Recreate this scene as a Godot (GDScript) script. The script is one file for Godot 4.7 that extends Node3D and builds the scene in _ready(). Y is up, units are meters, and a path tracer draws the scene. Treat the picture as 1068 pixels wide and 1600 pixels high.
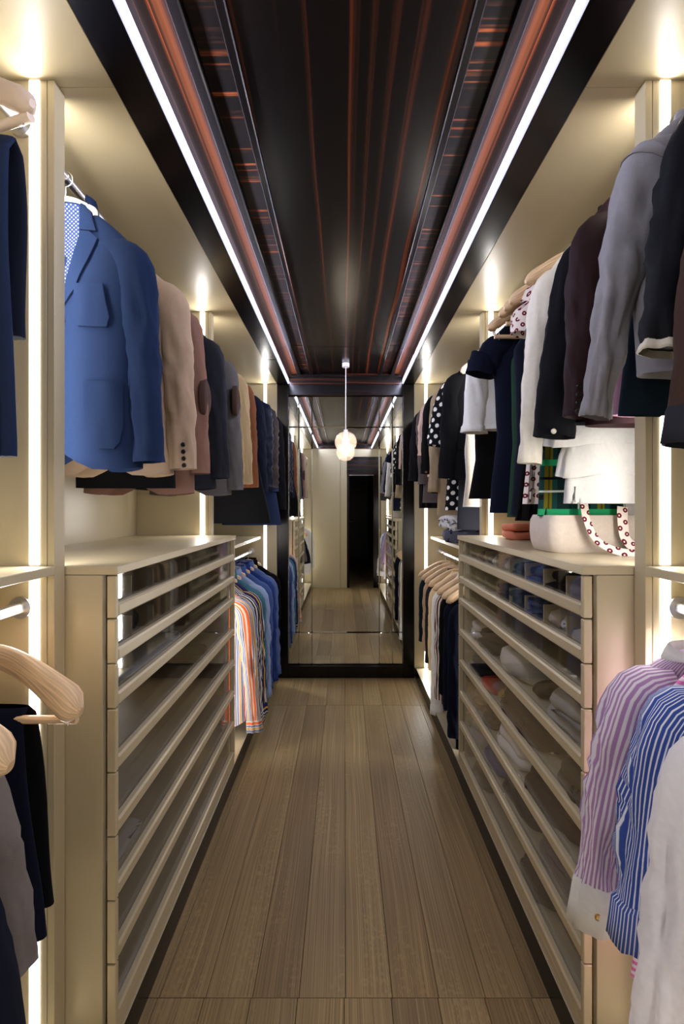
extends Node3D
# A narrow walk-in wardrobe. x: across (the aisle runs along -z), y up, metres; the camera stands at the near end.

class MB:
	var st := SurfaceTool.new()
	var any := false
	func _init() -> void:
		st.begin(Mesh.PRIMITIVE_TRIANGLES)
	func flat() -> void:
		st.set_smooth_group(-1)
	func smooth(g := 0) -> void:
		st.set_smooth_group(g)
	# one triangle turned so that its front looks along `out`
	func tri(a: Vector3, b: Vector3, c: Vector3, out: Vector3, ua := Vector2(), ub := Vector2(), uc := Vector2()) -> void:
		var n := (a - c).cross(a - b)
		if n.length_squared() < 1e-18:
			return
		if n.dot(out) < 0.0:
			st.set_uv(ua); st.add_vertex(a); st.set_uv(uc); st.add_vertex(c); st.set_uv(ub); st.add_vertex(b)
		else:
			st.set_uv(ua); st.add_vertex(a); st.set_uv(ub); st.add_vertex(b); st.set_uv(uc); st.add_vertex(c)
	func quad(a: Vector3, b: Vector3, c: Vector3, d: Vector3, out: Vector3, ua := Vector2(), ub := Vector2(), uc := Vector2(), ud := Vector2()) -> void:
		tri(a, b, c, out, ua, ub, uc)
		tri(a, c, d, out, ua, uc, ud)
	# a box with chamfered edges; `grain` is the axis the texture's v runs along
	func box(c: Vector3, s: Vector3, bev := 0.0015, grain := 1, off := Vector2()) -> MB:
		flat()
		var h := s * 0.5
		bev = minf(bev, minf(h.x, minf(h.y, h.z)) * 0.9)
		var P := {}
		for sx in [-1, 1]:
			for sy in [-1, 1]:
				for sz in [-1, 1]:
					var q := Vector3(sx * h.x, sy * h.y, sz * h.z)
					P[[sx, sy, sz, 0]] = c + q - Vector3(0, sy * bev, sz * bev)
					P[[sx, sy, sz, 1]] = c + q - Vector3(sx * bev, 0, sz * bev)
					P[[sx, sy, sz, 2]] = c + q - Vector3(sx * bev, sy * bev, 0)
					tri(P[[sx, sy, sz, 0]], P[[sx, sy, sz, 1]], P[[sx, sy, sz, 2]], q)
		var ax := [Vector3.RIGHT, Vector3.UP, Vector3.BACK]
		for k in 3:
			var i := (k + 1) % 3
			var j := (k + 2) % 3
			for s1 in [-1, 1]:
				var v := []
				for t in [[-1, -1], [1, -1], [1, 1], [-1, 1]]:
					var key := [0, 0, 0, k]
					key[k] = s1; key[i] = t[0]; key[j] = t[1]
					v.append(P[key])
				var uv := []
				for p in v:
					var g := grain if grain != k else i
					var o := j if g == i else i
					uv.append(Vector2(p[o], p[g]) + off)
				quad(v[0], v[1], v[2], v[3], ax[k] * s1, uv[0], uv[1], uv[2], uv[3])
				# chamfer between face k and face i
				for s2 in [-1, 1]:
					var e := []
					for s3 in [-1, 1]:
						for f in [k, i]:
							var key2 := [0, 0, 0, f]
							key2[k] = s1; key2[i] = s2; key2[j] = s3
							e.append(P[key2])
					quad(e[0], e[1], e[3], e[2], ax[k] * s1 + ax[i] * s2)
		any = true
		return self
	# rings of equal count joined into a skin; uv in metres (u round the ring, v along it)
	func loft(rings: Array, cap0 := true, cap1 := true, closed := true, u0 := 0.0) -> MB:
		smooth()
		var cs := []
		for r in rings:
			var c := Vector3()
			for p in r:
				c += p
			cs.append(c / r.size())
		var n: int = rings[0].size()
		var us := []
		for r in rings:
			var u := PackedFloat32Array([u0])
			for i in n:
				u.append(u[i] + r[i].distance_to(r[(i + 1) % n]))
			us.append(u)
		var v := 0.0
		var umax: PackedFloat32Array = us[us.size() / 2]
		for k in rings.size() - 1:
			var a: PackedVector3Array = rings[k]
			var b: PackedVector3Array = rings[k + 1]
			var v2: float = v + cs[k].distance_to(cs[k + 1])
			var mid: Vector3 = (cs[k] + cs[k + 1]) * 0.5
			var axis: Vector3 = cs[k + 1] - cs[k]
			if axis.length() < 1e-5:
				axis = (cs[-1] - cs[0])
			axis = axis.normalized()
			for i in (n if closed else n - 1):
				var j := (i + 1) % n
				var out: Vector3 = (a[i] + a[j] + b[i] + b[j]) * 0.25 - mid
				out -= axis * out.dot(axis) * 0.98
				quad(a[i], a[j], b[j], b[i], out, Vector2(umax[i], v), Vector2(umax[i + 1], v), Vector2(umax[i + 1], v2), Vector2(umax[i], v2))
			v = v2
		for e in [[cap0, 0, 1], [cap1, rings.size() - 1, rings.size() - 2]]:
			if e[0]:
				var r: PackedVector3Array = rings[e[1]]
				smooth(7 + int(e[1] > 0))
				for i in n:
					tri(cs[e[1]], r[i], r[(i + 1) % n], cs[e[1]] - cs[e[2]])
				smooth()
		any = true
		return self
	func tube(path: Array, r: float, n := 8, r1 := -1.0) -> MB:
		var rings := []
		var up := Vector3(0.13, 0.05, 0.99).normalized()
		for k in path.size():
			var t: Vector3 = (path[mini(k + 1, path.size() - 1)] - path[maxi(k - 1, 0)]).normalized()
			var a := t.cross(up)
			if a.length() < 0.05:
				a = t.cross(Vector3.UP)
			a = a.normalized()
			var b := t.cross(a)
			var rr := r if r1 < 0.0 else lerpf(r, r1, float(k) / (path.size() - 1))
			var ring := PackedVector3Array()
			for i in n:
				var w := TAU * i / n
				ring.append(path[k] + (a * cos(w) + b * sin(w)) * rr)
			rings.append(ring)
		return loft(rings)
	# a cross-section (x, y points) run along z between two depths
	func extrude_z(pts: Array, z0: float, z1: float, centre: Vector2, inward: bool, soft := true) -> MB:
		var u := 0.0
		if soft:
			smooth()
		else:
			flat()
		for i in pts.size() - 1:
			var a: Vector2 = pts[i]
			var b: Vector2 = pts[i + 1]
			var u2 := u + a.distance_to(b)
			var o := (a + b) * 0.5 - centre
			if inward:
				o = -o
			quad(Vector3(a.x, a.y, z0), Vector3(b.x, b.y, z0), Vector3(b.x, b.y, z1), Vector3(a.x, a.y, z1), Vector3(o.x, o.y, 0), Vector2(u, z0), Vector2(u2, z0), Vector2(u2, z1), Vector2(u, z1))
			u = u2
		any = true
		return self
	func mesh() -> ArrayMesh:
		st.generate_normals()
		st.index()
		return st.commit()

var mats := {}
var names := {}
var NZ := FastNoiseLite.new()

func numbered(n: String) -> String:
	if not names.has(n):
		names[n] = 0
		return n
	names[n] += 1
	return "%s_%03d" % [n, names[n]]

func put(nm: String, mb, mat: Material, parent: Node3D = null) -> MeshInstance3D:
	var o := MeshInstance3D.new()
	o.mesh = mb.mesh() if mb is MB else mb
	o.material_override = mat
	if parent:
		o.name = nm
		parent.add_child(o, true)
	else:
		o.name = numbered(nm)
		add_child(o, true)
	return o

func thing(nm: String, label: String, cat: String, at := Vector3.ZERO, turn := 0.0, group := "") -> Node3D:
	var o := Node3D.new()
	o.name = numbered(nm)
	add_child(o, true)
	o.position = at
	o.rotation.y = turn
	tag(o, label, cat, group)
	return o

func tag(o: Node3D, label: String, cat: String, group := "") -> void:
	o.set_meta("label", label)
	o.set_meta("category", cat)
	if group != "":
		o.set_meta("group", group)

func struct(nm: String, mb, mat: Material, label: String, cat: String, parent: Node3D = null) -> MeshInstance3D:
	var o := put(nm, mb, mat, parent)
	if parent == null:
		o.set_meta("kind", "structure")
		o.set_meta("label", label)
		o.set_meta("category", cat)
	return o

func M(key: String, c: Color, rough := 0.6, metal := 0.0, spec := 0.5) -> StandardMaterial3D:
	var m := StandardMaterial3D.new()
	m.resource_name = key
	m.albedo_color = c
	m.roughness = rough
	m.metallic = metal
	m.metallic_specular = spec
	mats[key] = m
	return m

func rgb(r: int, g: int, b: int) -> Color:
	return Color(r / 255.0, g / 255.0, b / 255.0)

func img_tex(im: Image) -> ImageTexture:
	return ImageTexture.create_from_image(im)

# cloth: a plain colour with a fine weave relief and a sheen
var weave: Texture2D
var mottle: Texture2D
func cloth(key: String, c: Color, rim := 0.25, rough := 0.92) -> StandardMaterial3D:
	if mats.has(key):
		return mats[key]
	var m := M(key, c, rough, 0.0, 0.25)
	m.albedo_texture = mottle
	m.uv1_scale = Vector3(3.1, 3.1, 3.1)
	m.uv1_triplanar = true
	m.rim_enabled = rim > 0.0
	m.rim = rim * clampf(c.get_luminance() * 3.0, 0.15, 1.0)
	m.rim_tint = 0.6
	m.heightmap_enabled = true
	m.heightmap_texture = weave
	m.heightmap_scale = 0.05
	return m

# cloth with a printed or woven pattern; size = metres that one picture covers
func pattern(key: String, im: Image, size: Vector2) -> StandardMaterial3D:
	if mats.has(key):
		return mats[key]
	var m := M(key, Color.WHITE, 0.9, 0.0, 0.25)
	m.albedo_texture = img_tex(im)
	m.uv1_scale = Vector3(1.0 / size.x, 1.0 / size.y, 1)
	return m

func stripe_img(list: Array, across := false) -> Image:   # [[pixels, colour] ...]
	var w := 0
	for e in list:
		w += e[0]
	var im := Image.create_empty(w if not across else 4, 4 if not across else w, false, Image.FORMAT_RGB8)
	var x := 0
	for e in list:
		im.fill_rect(Rect2i(x, 0, e[0], 4) if not across else Rect2i(0, x, 4, e[0]), e[1])
		x += e[0]
	return im

func dot_img(bg: Color, c: Color, r: float, hole := 0.0, n := 64) -> Image:   # two dots per picture, set like the five of a die
	var im := Image.create_empty(n, n, false, Image.FORMAT_RGB8)
	for y in n:
		for x in n:
			var best := 9.0
			for q in [Vector2(0.25, 0.25), Vector2(0.75, 0.75)]:
				best = minf(best, Vector2((x + 0.5) / n, (y + 0.5) / n).distance_to(q))
			var col := c if best < r else bg
			if hole > 0.0 and best < hole:
				col = bg
			im.set_pixel(x, y, col)
	return im

func wood_img(w: int, h: int, seed_: int, dark: Color, mid: Color, light: Color, freq: float, warp: float, lo: float, hi: float, along := 1.6, flake := 0.0) -> Image:
	var im := Image.create_empty(w, h, false, Image.FORMAT_RGB8)
	var a := FastNoiseLite.new()
	a.seed = seed_
	a.frequency = 1.0
	a.fractal_octaves = 3
	var b := FastNoiseLite.new()
	b.seed = seed_ + 7
	b.frequency = 1.0
	b.fractal_octaves = 1
	for x in w:
		var u := float(x) / w
		for y in h:
			var v := float(y) / h
			var q := u + warp * b.get_noise_2d(u * 3.0, v * 5.0)
			var s := a.get_noise_2d(q * freq, v * along)
			var f := b.get_noise_2d(q * freq * 5.0, v * along * 5.0) * 0.5 + 0.5
			var t := smoothstep(lo, hi, s)
			var c := dark.lerp(mid, t * (0.55 + 0.45 * f))
			c = c.lerp(light, smoothstep(hi * 0.85, hi * 1.5, s) * (0.4 + 0.6 * f))
			c = c * (0.86 + 0.28 * f)
			if flake > 0.0:   # the pale rays of quarter-sawn oak, in patches
				var reg := smoothstep(0.05, 0.35, b.get_noise_2d(u * 7.0 + 30.0, v * 4.0))
				c = c.lerp(light * 1.08, flake * reg * smoothstep(0.28, 0.5, b.get_noise_2d(u * 75.0 + 5.0 * b.get_noise_2d(u * 20.0, v * 30.0), v * 130.0)))
			im.set_pixel(x, y, c)
	return im

const RX := 0.767      # hanging rails: distance from the aisle's middle
const UPPER := 2.29
const LOWER := 1.04
const NEARLOW := 1.165
const NOTES := {}

func area(nm: String, at: Vector3, size: Vector2, turn: Vector3, e: float, c: Color) -> void:
	var l := AreaLight3D.new()
	l.name = numbered(nm)
	l.area_size = size
	l.light_energy = e
	l.light_color = c
	l.shadow_enabled = true
	l.area_range = 8.0
	l.position = at
	l.rotation = turn
	add_child(l, true)

func led(panel: Node3D, s: float, x: float, y0: float, y1: float, d: float, toward: float, e: float) -> void:
	# toward: +1 shines to the near end of the room, -1 to the mirror
	var w := 0.025
	var z := -d + toward * 0.0015
	var m := MB.new().box(Vector3(s * x, (y0 + y1) / 2, z), Vector3(w, y1 - y0, 0.003), 0.0008)
	put("led_strip", m, mats.led, panel)
	area("strip_light", Vector3(s * x, (y0 + y1) / 2, z + toward * 0.004), Vector2(w * 0.9, y1 - y0 - 0.01), Vector3(0, PI if toward > 0 else 0.0, 0), e * (y1 - y0), LEDC)

const LEDC := Color(1.0, 0.975, 0.95)
const STRIP_E := 0.42
const NEAR_E := 0.42
const COVE_E := 0.8

func _ready() -> void:
	seed(11)
	# camera
	var cam := Camera3D.new()
	cam.name = "camera"
	cam.position = Vector3(-0.014, 1.4, 0)
	var near := 0.02
	cam.set_frustum(near * 2.0 * 800.0 / 711.0, Vector2(-3.0 / 711.0, -8.0 / 711.0) * near, near, 60.0)
	add_child(cam)
	cam.current = true
	# surroundings: a closed room, so no sky; the strips and the pendant do the lighting
	var we := WorldEnvironment.new()
	we.name = "world"
	var env := Environment.new()
	env.background_mode = Environment.BG_COLOR
	env.background_color = Color(0.02, 0.02, 0.022)
	env.tonemap_mode = Environment.TONE_MAPPER_LINEAR
	env.tonemap_exposure = 0.88
	env.sdfgi_enabled = true
	env.ssao_enabled = true
	env.ssil_enabled = true
	we.environment = env
	add_child(we)
	materials()
	cove_lights()
	shell()
	furniture()
	garments_upper_left()
	garments_lower_left()
	garments_near_left()
	garments_upper_right()
	garments_lower_right()
	garments_near_right()
	small_things()

func cove_lights() -> void:
	for s in [-1, 1]:
		for seg in [[-0.28, 3.085], [3.095, 3.70]]:
			area("cove_light", Vector3(s * 0.4610, 2.4200, -(seg[0] + seg[1]) / 2), Vector2(seg[1] - seg[0], 0.020), Vector3(0, s * PI / 2, 0), COVE_E * (seg[1] - seg[0]), Color(0.86, 0.88, 1.0))
			area("cove_uplight", Vector3(s * 0.4560, 2.4300, -(seg[0] + seg[1]) / 2), Vector2(seg[1] - seg[0], 0.006), Vector3(deg_to_rad(24.0), -s * PI / 2, 0), COVE_E * 0.2 * (seg[1] - seg[0]), Color(0.84, 0.86, 1.0))

func materials() -> void:
	var n := FastNoiseLite.new()
	n.seed = 3
	n.frequency = 0.22
	n.fractal_octaves = 2
	var wi := Image.create_empty(256, 256, false, Image.FORMAT_RGB8)
	var mi := Image.create_empty(256, 256, false, Image.FORMAT_RGB8)
	for y in 256:
		for x in 256:
			var g := 0.5 + 0.25 * sin(x * TAU / 4.0) * sin(y * TAU / 4.0) + 0.25 * n.get_noise_2d(x, y)
			wi.set_pixel(x, y, Color(g, g, g))
			var a: float = x / 256.0 * TAU
			var b: float = y / 256.0 * TAU
			var q := 0.975 + 0.03 * n.get_noise_3d(cos(a) * 18.0 + cos(b) * 7.0, sin(a) * 18.0 + sin(b) * 9.0, cos(b) * 18.0)
			mi.set_pixel(x, y, Color(q, q, q))
	weave = img_tex(wi)
	mottle = img_tex(mi)
	var m: StandardMaterial3D
	m = M("cream", rgb(184, 171, 139), 0.34, 0.0, 0.5)
	m = M("cream_top", rgb(188, 176, 145), 0.28, 0.0, 0.5)
	m = M("champagne", rgb(194, 180, 146), 0.3, 0.1, 0.5)
	m = M("black_lacquer", rgb(13, 9, 8), 0.24, 0.0, 0.38)
	m = M("gap", rgb(30, 24, 18), 0.8)
	m = M("led", Color.WHITE, 0.5)
	m.emission_enabled = true
	m.emission = LEDC
	m.emission_energy_multiplier = 3.0
	m = M("cove_led", Color.WHITE, 0.5)
	m.emission_enabled = true
	m.emission = Color(0.9, 0.92, 1.0)
	m.emission_energy_multiplier = 2.5
	m = M("ebony", Color.WHITE, 0.24, 0.0, 0.34)
	m.albedo_texture = img_tex(wood_img(1000, 300, 21, rgb(11, 7, 6), rgb(56, 25, 13), rgb(126, 56, 24), 24.0, 0.006, 0.0, 0.40, 0.3))
	m.uv1_scale = Vector3(1.0 / 1.3, 1.0 / 4.6, 1)
	m = M("ebony_cross", Color.WHITE, 0.28, 0.0, 0.36)
	m.albedo_texture = img_tex(wood_img(1600, 40, 55, rgb(12, 8, 6), rgb(56, 27, 14), rgb(150, 72, 32), 230.0, 0.0003, 0.02, 0.32, 0.25))
	m.uv1_scale = Vector3(1.0 / 4.4, 1.0 / 0.9, 1)
	m = M("ebony_cove", Color.WHITE, 0.38, 0.0, 0.22)
	var cw := wood_img(256, 300, 9, rgb(22, 12, 8), rgb(62, 29, 15), rgb(150, 68, 28), 8.0, 0.006, -0.12, 0.3, 0.3)
	for x in range(8, 62):   # the one broad amber vein of this veneer
		var k := sin(PI * (x - 8) / 54.0)
		for y in 300:
			var jag := clampf(k * 1.5 + 1.1 * n.get_noise_2d(x * 2.2, y * 0.03) - 0.25, 0.0, 1.0)
			cw.set_pixel(x, y, cw.get_pixel(x, y).lerp(rgb(112, 56, 24), 0.62 * jag))
	m.albedo_texture = img_tex(cw)
	m.uv1_scale = Vector3(1.0 / 0.16, 1.0 / 4.6, 1)
	for k in 5:
		m = M("oak%d" % k, [rgb(230, 226, 216), rgb(214, 208, 198), rgb(242, 236, 222), rgb(224, 215, 200), rgb(236, 232, 224)][k], 0.42, 0.0, 0.4)
		if k == 0:
			m.albedo_texture = img_tex(wood_img(900, 500, 77, rgb(163, 143, 107), rgb(173, 152, 114), rgb(184, 162, 123), 46.0, 0.006, -0.4, 0.45, 0.8, 0.5))
			m.heightmap_enabled = true
			m.heightmap_texture = m.albedo_texture
			m.heightmap_scale = 0.12
		else:
			m.albedo_texture = mats.oak0.albedo_texture
			m.heightmap_enabled = true
			m.heightmap_texture = mats.oak0.albedo_texture
			m.heightmap_scale = 0.12
		m.uv1_scale = Vector3(1.0 / 1.2, 1.0 / 3.2, 1)
	m = M("channel", rgb(176, 174, 184), 0.5, 0.0, 0.3)
	m = M("mirror", Color(0.9, 0.91, 0.9), 0.0, 1.0)
	m = M("steel", rgb(205, 205, 208), 0.28, 1.0)
	m = M("white_metal", rgb(235, 233, 228), 0.35, 0.2)
	m = M("smoked_glass", rgb(38, 30, 22), 0.03, 0.0, 0.6)
	m.albedo_color.a = 0.3
	m.transparency = BaseMaterial3D.TRANSPARENCY_ALPHA
	m = M("clear_glass", rgb(60, 52, 44), 0.03, 0.0, 0.5)
	m.albedo_color.a = 0.07
	m.transparency = BaseMaterial3D.TRANSPARENCY_ALPHA
	m = M("globe_glass", rgb(255, 236, 222), 0.1, 0.0, 0.6)
	m.albedo_color.a = 0.1
	m.transparency = BaseMaterial3D.TRANSPARENCY_ALPHA
	m.heightmap_enabled = true
	var gn := NoiseTexture2D.new()
	gn.width = 256
	gn.height = 256
	gn.seamless = true
	var gnn := FastNoiseLite.new()
	gnn.seed = 5
	gnn.noise_type = FastNoiseLite.TYPE_CELLULAR
	gnn.frequency = 0.05
	gn.noise = gnn
	m.heightmap_texture = gn
	m.heightmap_scale = 0.6
	m = M("bulb", Color.WHITE, 0.5)
	m.emission_enabled = true
	m.emission = Color(1.0, 0.92, 0.82)
	m.emission_energy_multiplier = 6.0
	m = M("beech", Color.WHITE, 0.5, 0.0, 0.4)
	m.albedo_texture = img_tex(wood_img(128, 256, 33, rgb(214, 182, 144), rgb(222, 192, 154), rgb(228, 200, 164), 7.0, 0.015, -0.4, 0.5, 0.8))
	m.uv1_scale = Vector3(1.0 / 0.16, 1.0 / 0.5, 1)
	m = M("pale_wood", rgb(238, 226, 205), 0.5)
	m = M("button_dark", rgb(28, 24, 22), 0.3)
	m = M("button_pale", rgb(225, 220, 205), 0.3)
	m = M("brass", rgb(190, 150, 80), 0.3, 1.0)
	m = M("oak_dark", rgb(60, 42, 30), 0.4)

func plank_row(floor_: Node3D, x0: float, x1: float, d0: float, d1: float, shift: float, rng: RandomNumberGenerator) -> void:
	var w := 0.133
	var x := -0.009 - 9 * w + shift
	while x < x1:
		var a := maxf(x, x0)
		var b := minf(x + w, x1)
		if b - a > 0.01:
			var m := MB.new().box(Vector3((a + b) / 2, -0.011, -(d0 + d1) / 2), Vector3(b - a - 0.0014, 0.022, d1 - d0 - 0.0016), 0.0009, 2, Vector2(-a + rng.randf_range(0.02, 1.02), d1 + rng.randf_range(0.0, 3.2 - (d1 - d0))))
			put("plank", m, mats["oak%d" % rng.randi_range(0, 4)], floor_)
		x += w

func shell() -> void:
	var rng := RandomNumberGenerator.new()
	rng.seed = 4
	# floor
	var fl := thing("floor", "grey-brown oak plank floor along the aisle", "floor")
	fl.set_meta("kind", "structure")
	put("subfloor", MB.new().box(Vector3(0, -0.06, -0.2), Vector3(2.6, 0.076, 8.6), 0.002), mats.gap, fl)
	plank_row(fl, -0.58, 0.58, 1.298, 3.211, 0.0, rng)
	plank_row(fl, -0.58, 0.58, 3.211, 3.76, 0.002, rng)
	plank_row(fl, -0.58, 0.58, -0.615, 1.298, -0.004, rng)
	plank_row(fl, -0.58, 0.62, -2.53, -0.615, 0.0, rng)
	plank_row(fl, -0.58, 0.62, -4.3, -2.53, 0.0, rng)
	# ceiling
	var ce := thing("ceiling", "glossy striped ebony ceiling with mouldings and lit side coves", "ceiling")
	ce.set_meta("kind", "structure")
	for seg in [[-0.33, 3.0875], [3.0915, 3.755]]:
		var zc: float = -(seg[0] + seg[1]) / 2
		var L: float = seg[1] - seg[0]
		put("centre_panel", MB.new().box(Vector3(0, 2.497, zc), Vector3(0.536, 0.02, L), 0.0015, 2, Vector2(0.65, 0.4)), mats.ebony, ce)
		for s in [-1, 1]:
			put("moulding", MB.new().box(Vector3(s * 0.2795, 2.492, zc), Vector3(0.023, 0.03, L), 0.003, 2, Vector2(0.3, 1.7)), mats.ebony, ce)
			put("side_panel", MB.new().box(Vector3(s * 0.328, 2.506, zc), Vector3(0.074, 0.02, L), 0.0015, 0, Vector2(s * 0.33, 0.4)), mats.ebony_cross, ce)
			put("moulding", MB.new().box(Vector3(s * 0.38, 2.490, zc), Vector3(0.030, 0.034, L), 0.004, 2, Vector2(0.9, 2.7)), mats.ebony, ce)
			var pts := []
			for k in 11:
				var a := PI / 2 * k / 10.0
				pts.append(Vector2(s * (0.395 + 0.074 * sin(a)), 2.427 + 0.06 * cos(a)))
			pts.append(Vector2(s * 0.4705, 2.40))
			put("light_channel", MB.new().extrude_z(pts.slice(8), -seg[0], -seg[1], Vector2(s * 0.395, 2.40), true), mats.channel, ce)
			put("cove", MB.new().extrude_z(pts.slice(0, 9), -seg[0], -seg[1], Vector2(s * 0.395, 2.40), true), mats.ebony_cove, ce)
			put("cove_led_strip", MB.new().box(Vector3(s * 0.4655, 2.4185, zc), Vector3(0.004, 0.023, L - 0.06), 0.001), mats.cove_led, ce)
			put("beam", MB.new().box(Vector3(s * 0.516, 2.45, zc), Vector3(0.09, 0.10, L), 0.002, 2), mats.black_lacquer, ce)
	put("end_cornice", MB.new().box(Vector3(0, 2.447, -3.735), Vector3(0.94, 0.094, 0.03), 0.002, 0), mats.ebony, ce)
	put("end_moulding", MB.new().box(Vector3(0, 2.472, -3.714), Vector3(0.93, 0.012, 0.016), 0.003, 0), mats.ebony_cross, ce)
	put("end_cornice", MB.new().box(Vector3(0, 2.447, 0.32), Vector3(0.94, 0.094, 0.02), 0.002, 0), mats.ebony, ce)
	put("roof_slab", MB.new().box(Vector3(0, 2.56, 1.0), Vector3(2.5, 0.08, 11.0), 0.002), mats.gap, ce)
	for s in [-1, 1]:
		put("cove_back", MB.new().box(Vector3(s * 0.43, 2.51, -1.7), Vector3(0.09, 0.012, 4.1), 0.001), mats.gap, ce)
		for seg in [[-0.33, 1.086], [1.086, 2.35], [2.35, 3.74]]:
			put("bay_soffit", MB.new().box(Vector3(s * 0.8255, 2.412, -(seg[0] + seg[1]) / 2), Vector3(0.529, 0.024, seg[1] - seg[0] - 0.001), 0.001), mats.cream, ce)
	# walls behind the bays
	for s in [-1, 1]:
		struct("wall_left" if s < 0 else "wall_right", MB.new().box(Vector3(s * 1.10, 1.26, -1.70), Vector3(0.05, 2.62, 4.2), 0.002), mats.cream, "cream lacquered back panel behind the clothes on the side of the %s" % ("blue blazer" if s < 0 else "grey sweater"), "wall")
	struct("wall_end", MB.new().box(Vector3(0, 1.26, -3.80), Vector3(2.3, 2.62, 0.05), 0.002), mats.cream, "cream end wall behind the tall mirror", "wall")
	for s in [-1, 1]:
		var t := thing("end_panel", "cream end panel with light strip between the mirror and the %s" % ("blue shirts" if s < 0 else "bare hangers"), "panel")
		put("board", MB.new().box(Vector3(s * 0.8165, 1.245, -3.735), Vector3(0.513, 2.31, 0.07), 0.001), mats.cream, t)
		led(t, s, 0.653, 0.092, 2.398, 3.70, 1.0, STRIP_E)
	# wall with the doorway behind the camera, seen in the mirror
	var wb := thing("wall_back", "cream wall with a dark doorway, seen in the mirror", "wall")
	wb.set_meta("kind", "structure")
	put("wall_panel", MB.new().box(Vector3(-0.33, 1.135, 0.345), Vector3(0.50, 2.27, 0.03), 0.002), mats.cream, wb)
	put("wall_panel", MB.new().box(Vector3(-0.02, 1.135, 0.36), Vector3(0.115, 2.27, 0.03), 0.002), mats.cream, wb)
	put("wall_panel", MB.new().box(Vector3(-0.83, 1.2, 0.362), Vector3(0.52, 2.4, 0.03), 0.002), mats.cream, wb)
	put("wall_panel", MB.new().box(Vector3(0.85, 1.2, 0.362), Vector3(0.46, 2.4, 0.03), 0.002), mats.cream, wb)
	put("lintel", MB.new().box(Vector3(0, 2.34, 0.36), Vector3(2.2, 0.15, 0.04), 0.002), mats.cream, wb)
	var dr := thing("door_1", "dark wooden door frame and passage reflected in the mirror", "doorway")
	dr.set_meta("kind", "structure")
	put("transom", MB.new().box(Vector3(0.335, 2.11, 0.36), Vector3(0.60, 0.315, 0.04), 0.003, 0), mats.ebony, dr)
	put("frame", MB.new().box(Vector3(0.06, 0.98, 0.37), Vector3(0.04, 1.96, 0.05), 0.003, 1), mats.ebony, dr)
	put("frame", MB.new().box(Vector3(0.56, 0.98, 0.37), Vector3(0.13, 1.96, 0.05), 0.003, 1), mats.ebony, dr)
	put("frame_edge", MB.new().box(Vector3(0.285, 1.946, 0.345), Vector3(0.43, 0.008, 0.01), 0.002), mats.steel, dr)
	for x in [0.03, 0.63]:
		put("passage_wall", MB.new().box(Vector3(x, 1.25, 2.3), Vector3(0.05, 2.5, 3.8), 0.002), mats.oak_dark, dr)
	put("passage_ceiling", MB.new().box(Vector3(0.33, 2.2, 2.3), Vector3(0.65, 0.05, 3.8), 0.002), mats.oak_dark, dr)
	put("door_leaf", MB.new().box(Vector3(0.33, 1.0, 4.2), Vector3(0.6, 2.1, 0.05), 0.002), mats.oak_dark, dr)
	put("door_panel", MB.new().box(Vector3(0.33, 1.35, 4.17), Vector3(0.36, 1.0, 0.02), 0.006), mats.oak_dark, dr)
	put("door_panel", MB.new().box(Vector3(0.33, 0.45, 4.17), Vector3(0.36, 0.6, 0.02), 0.006), mats.oak_dark, dr)
	put("door_handle", MB.new().tube([Vector3(0.12, 1.03, 4.16), Vector3(0.12, 1.03, 4.12), Vector3(0.22, 1.03, 4.12)], 0.009), mats.steel, dr)

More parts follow.
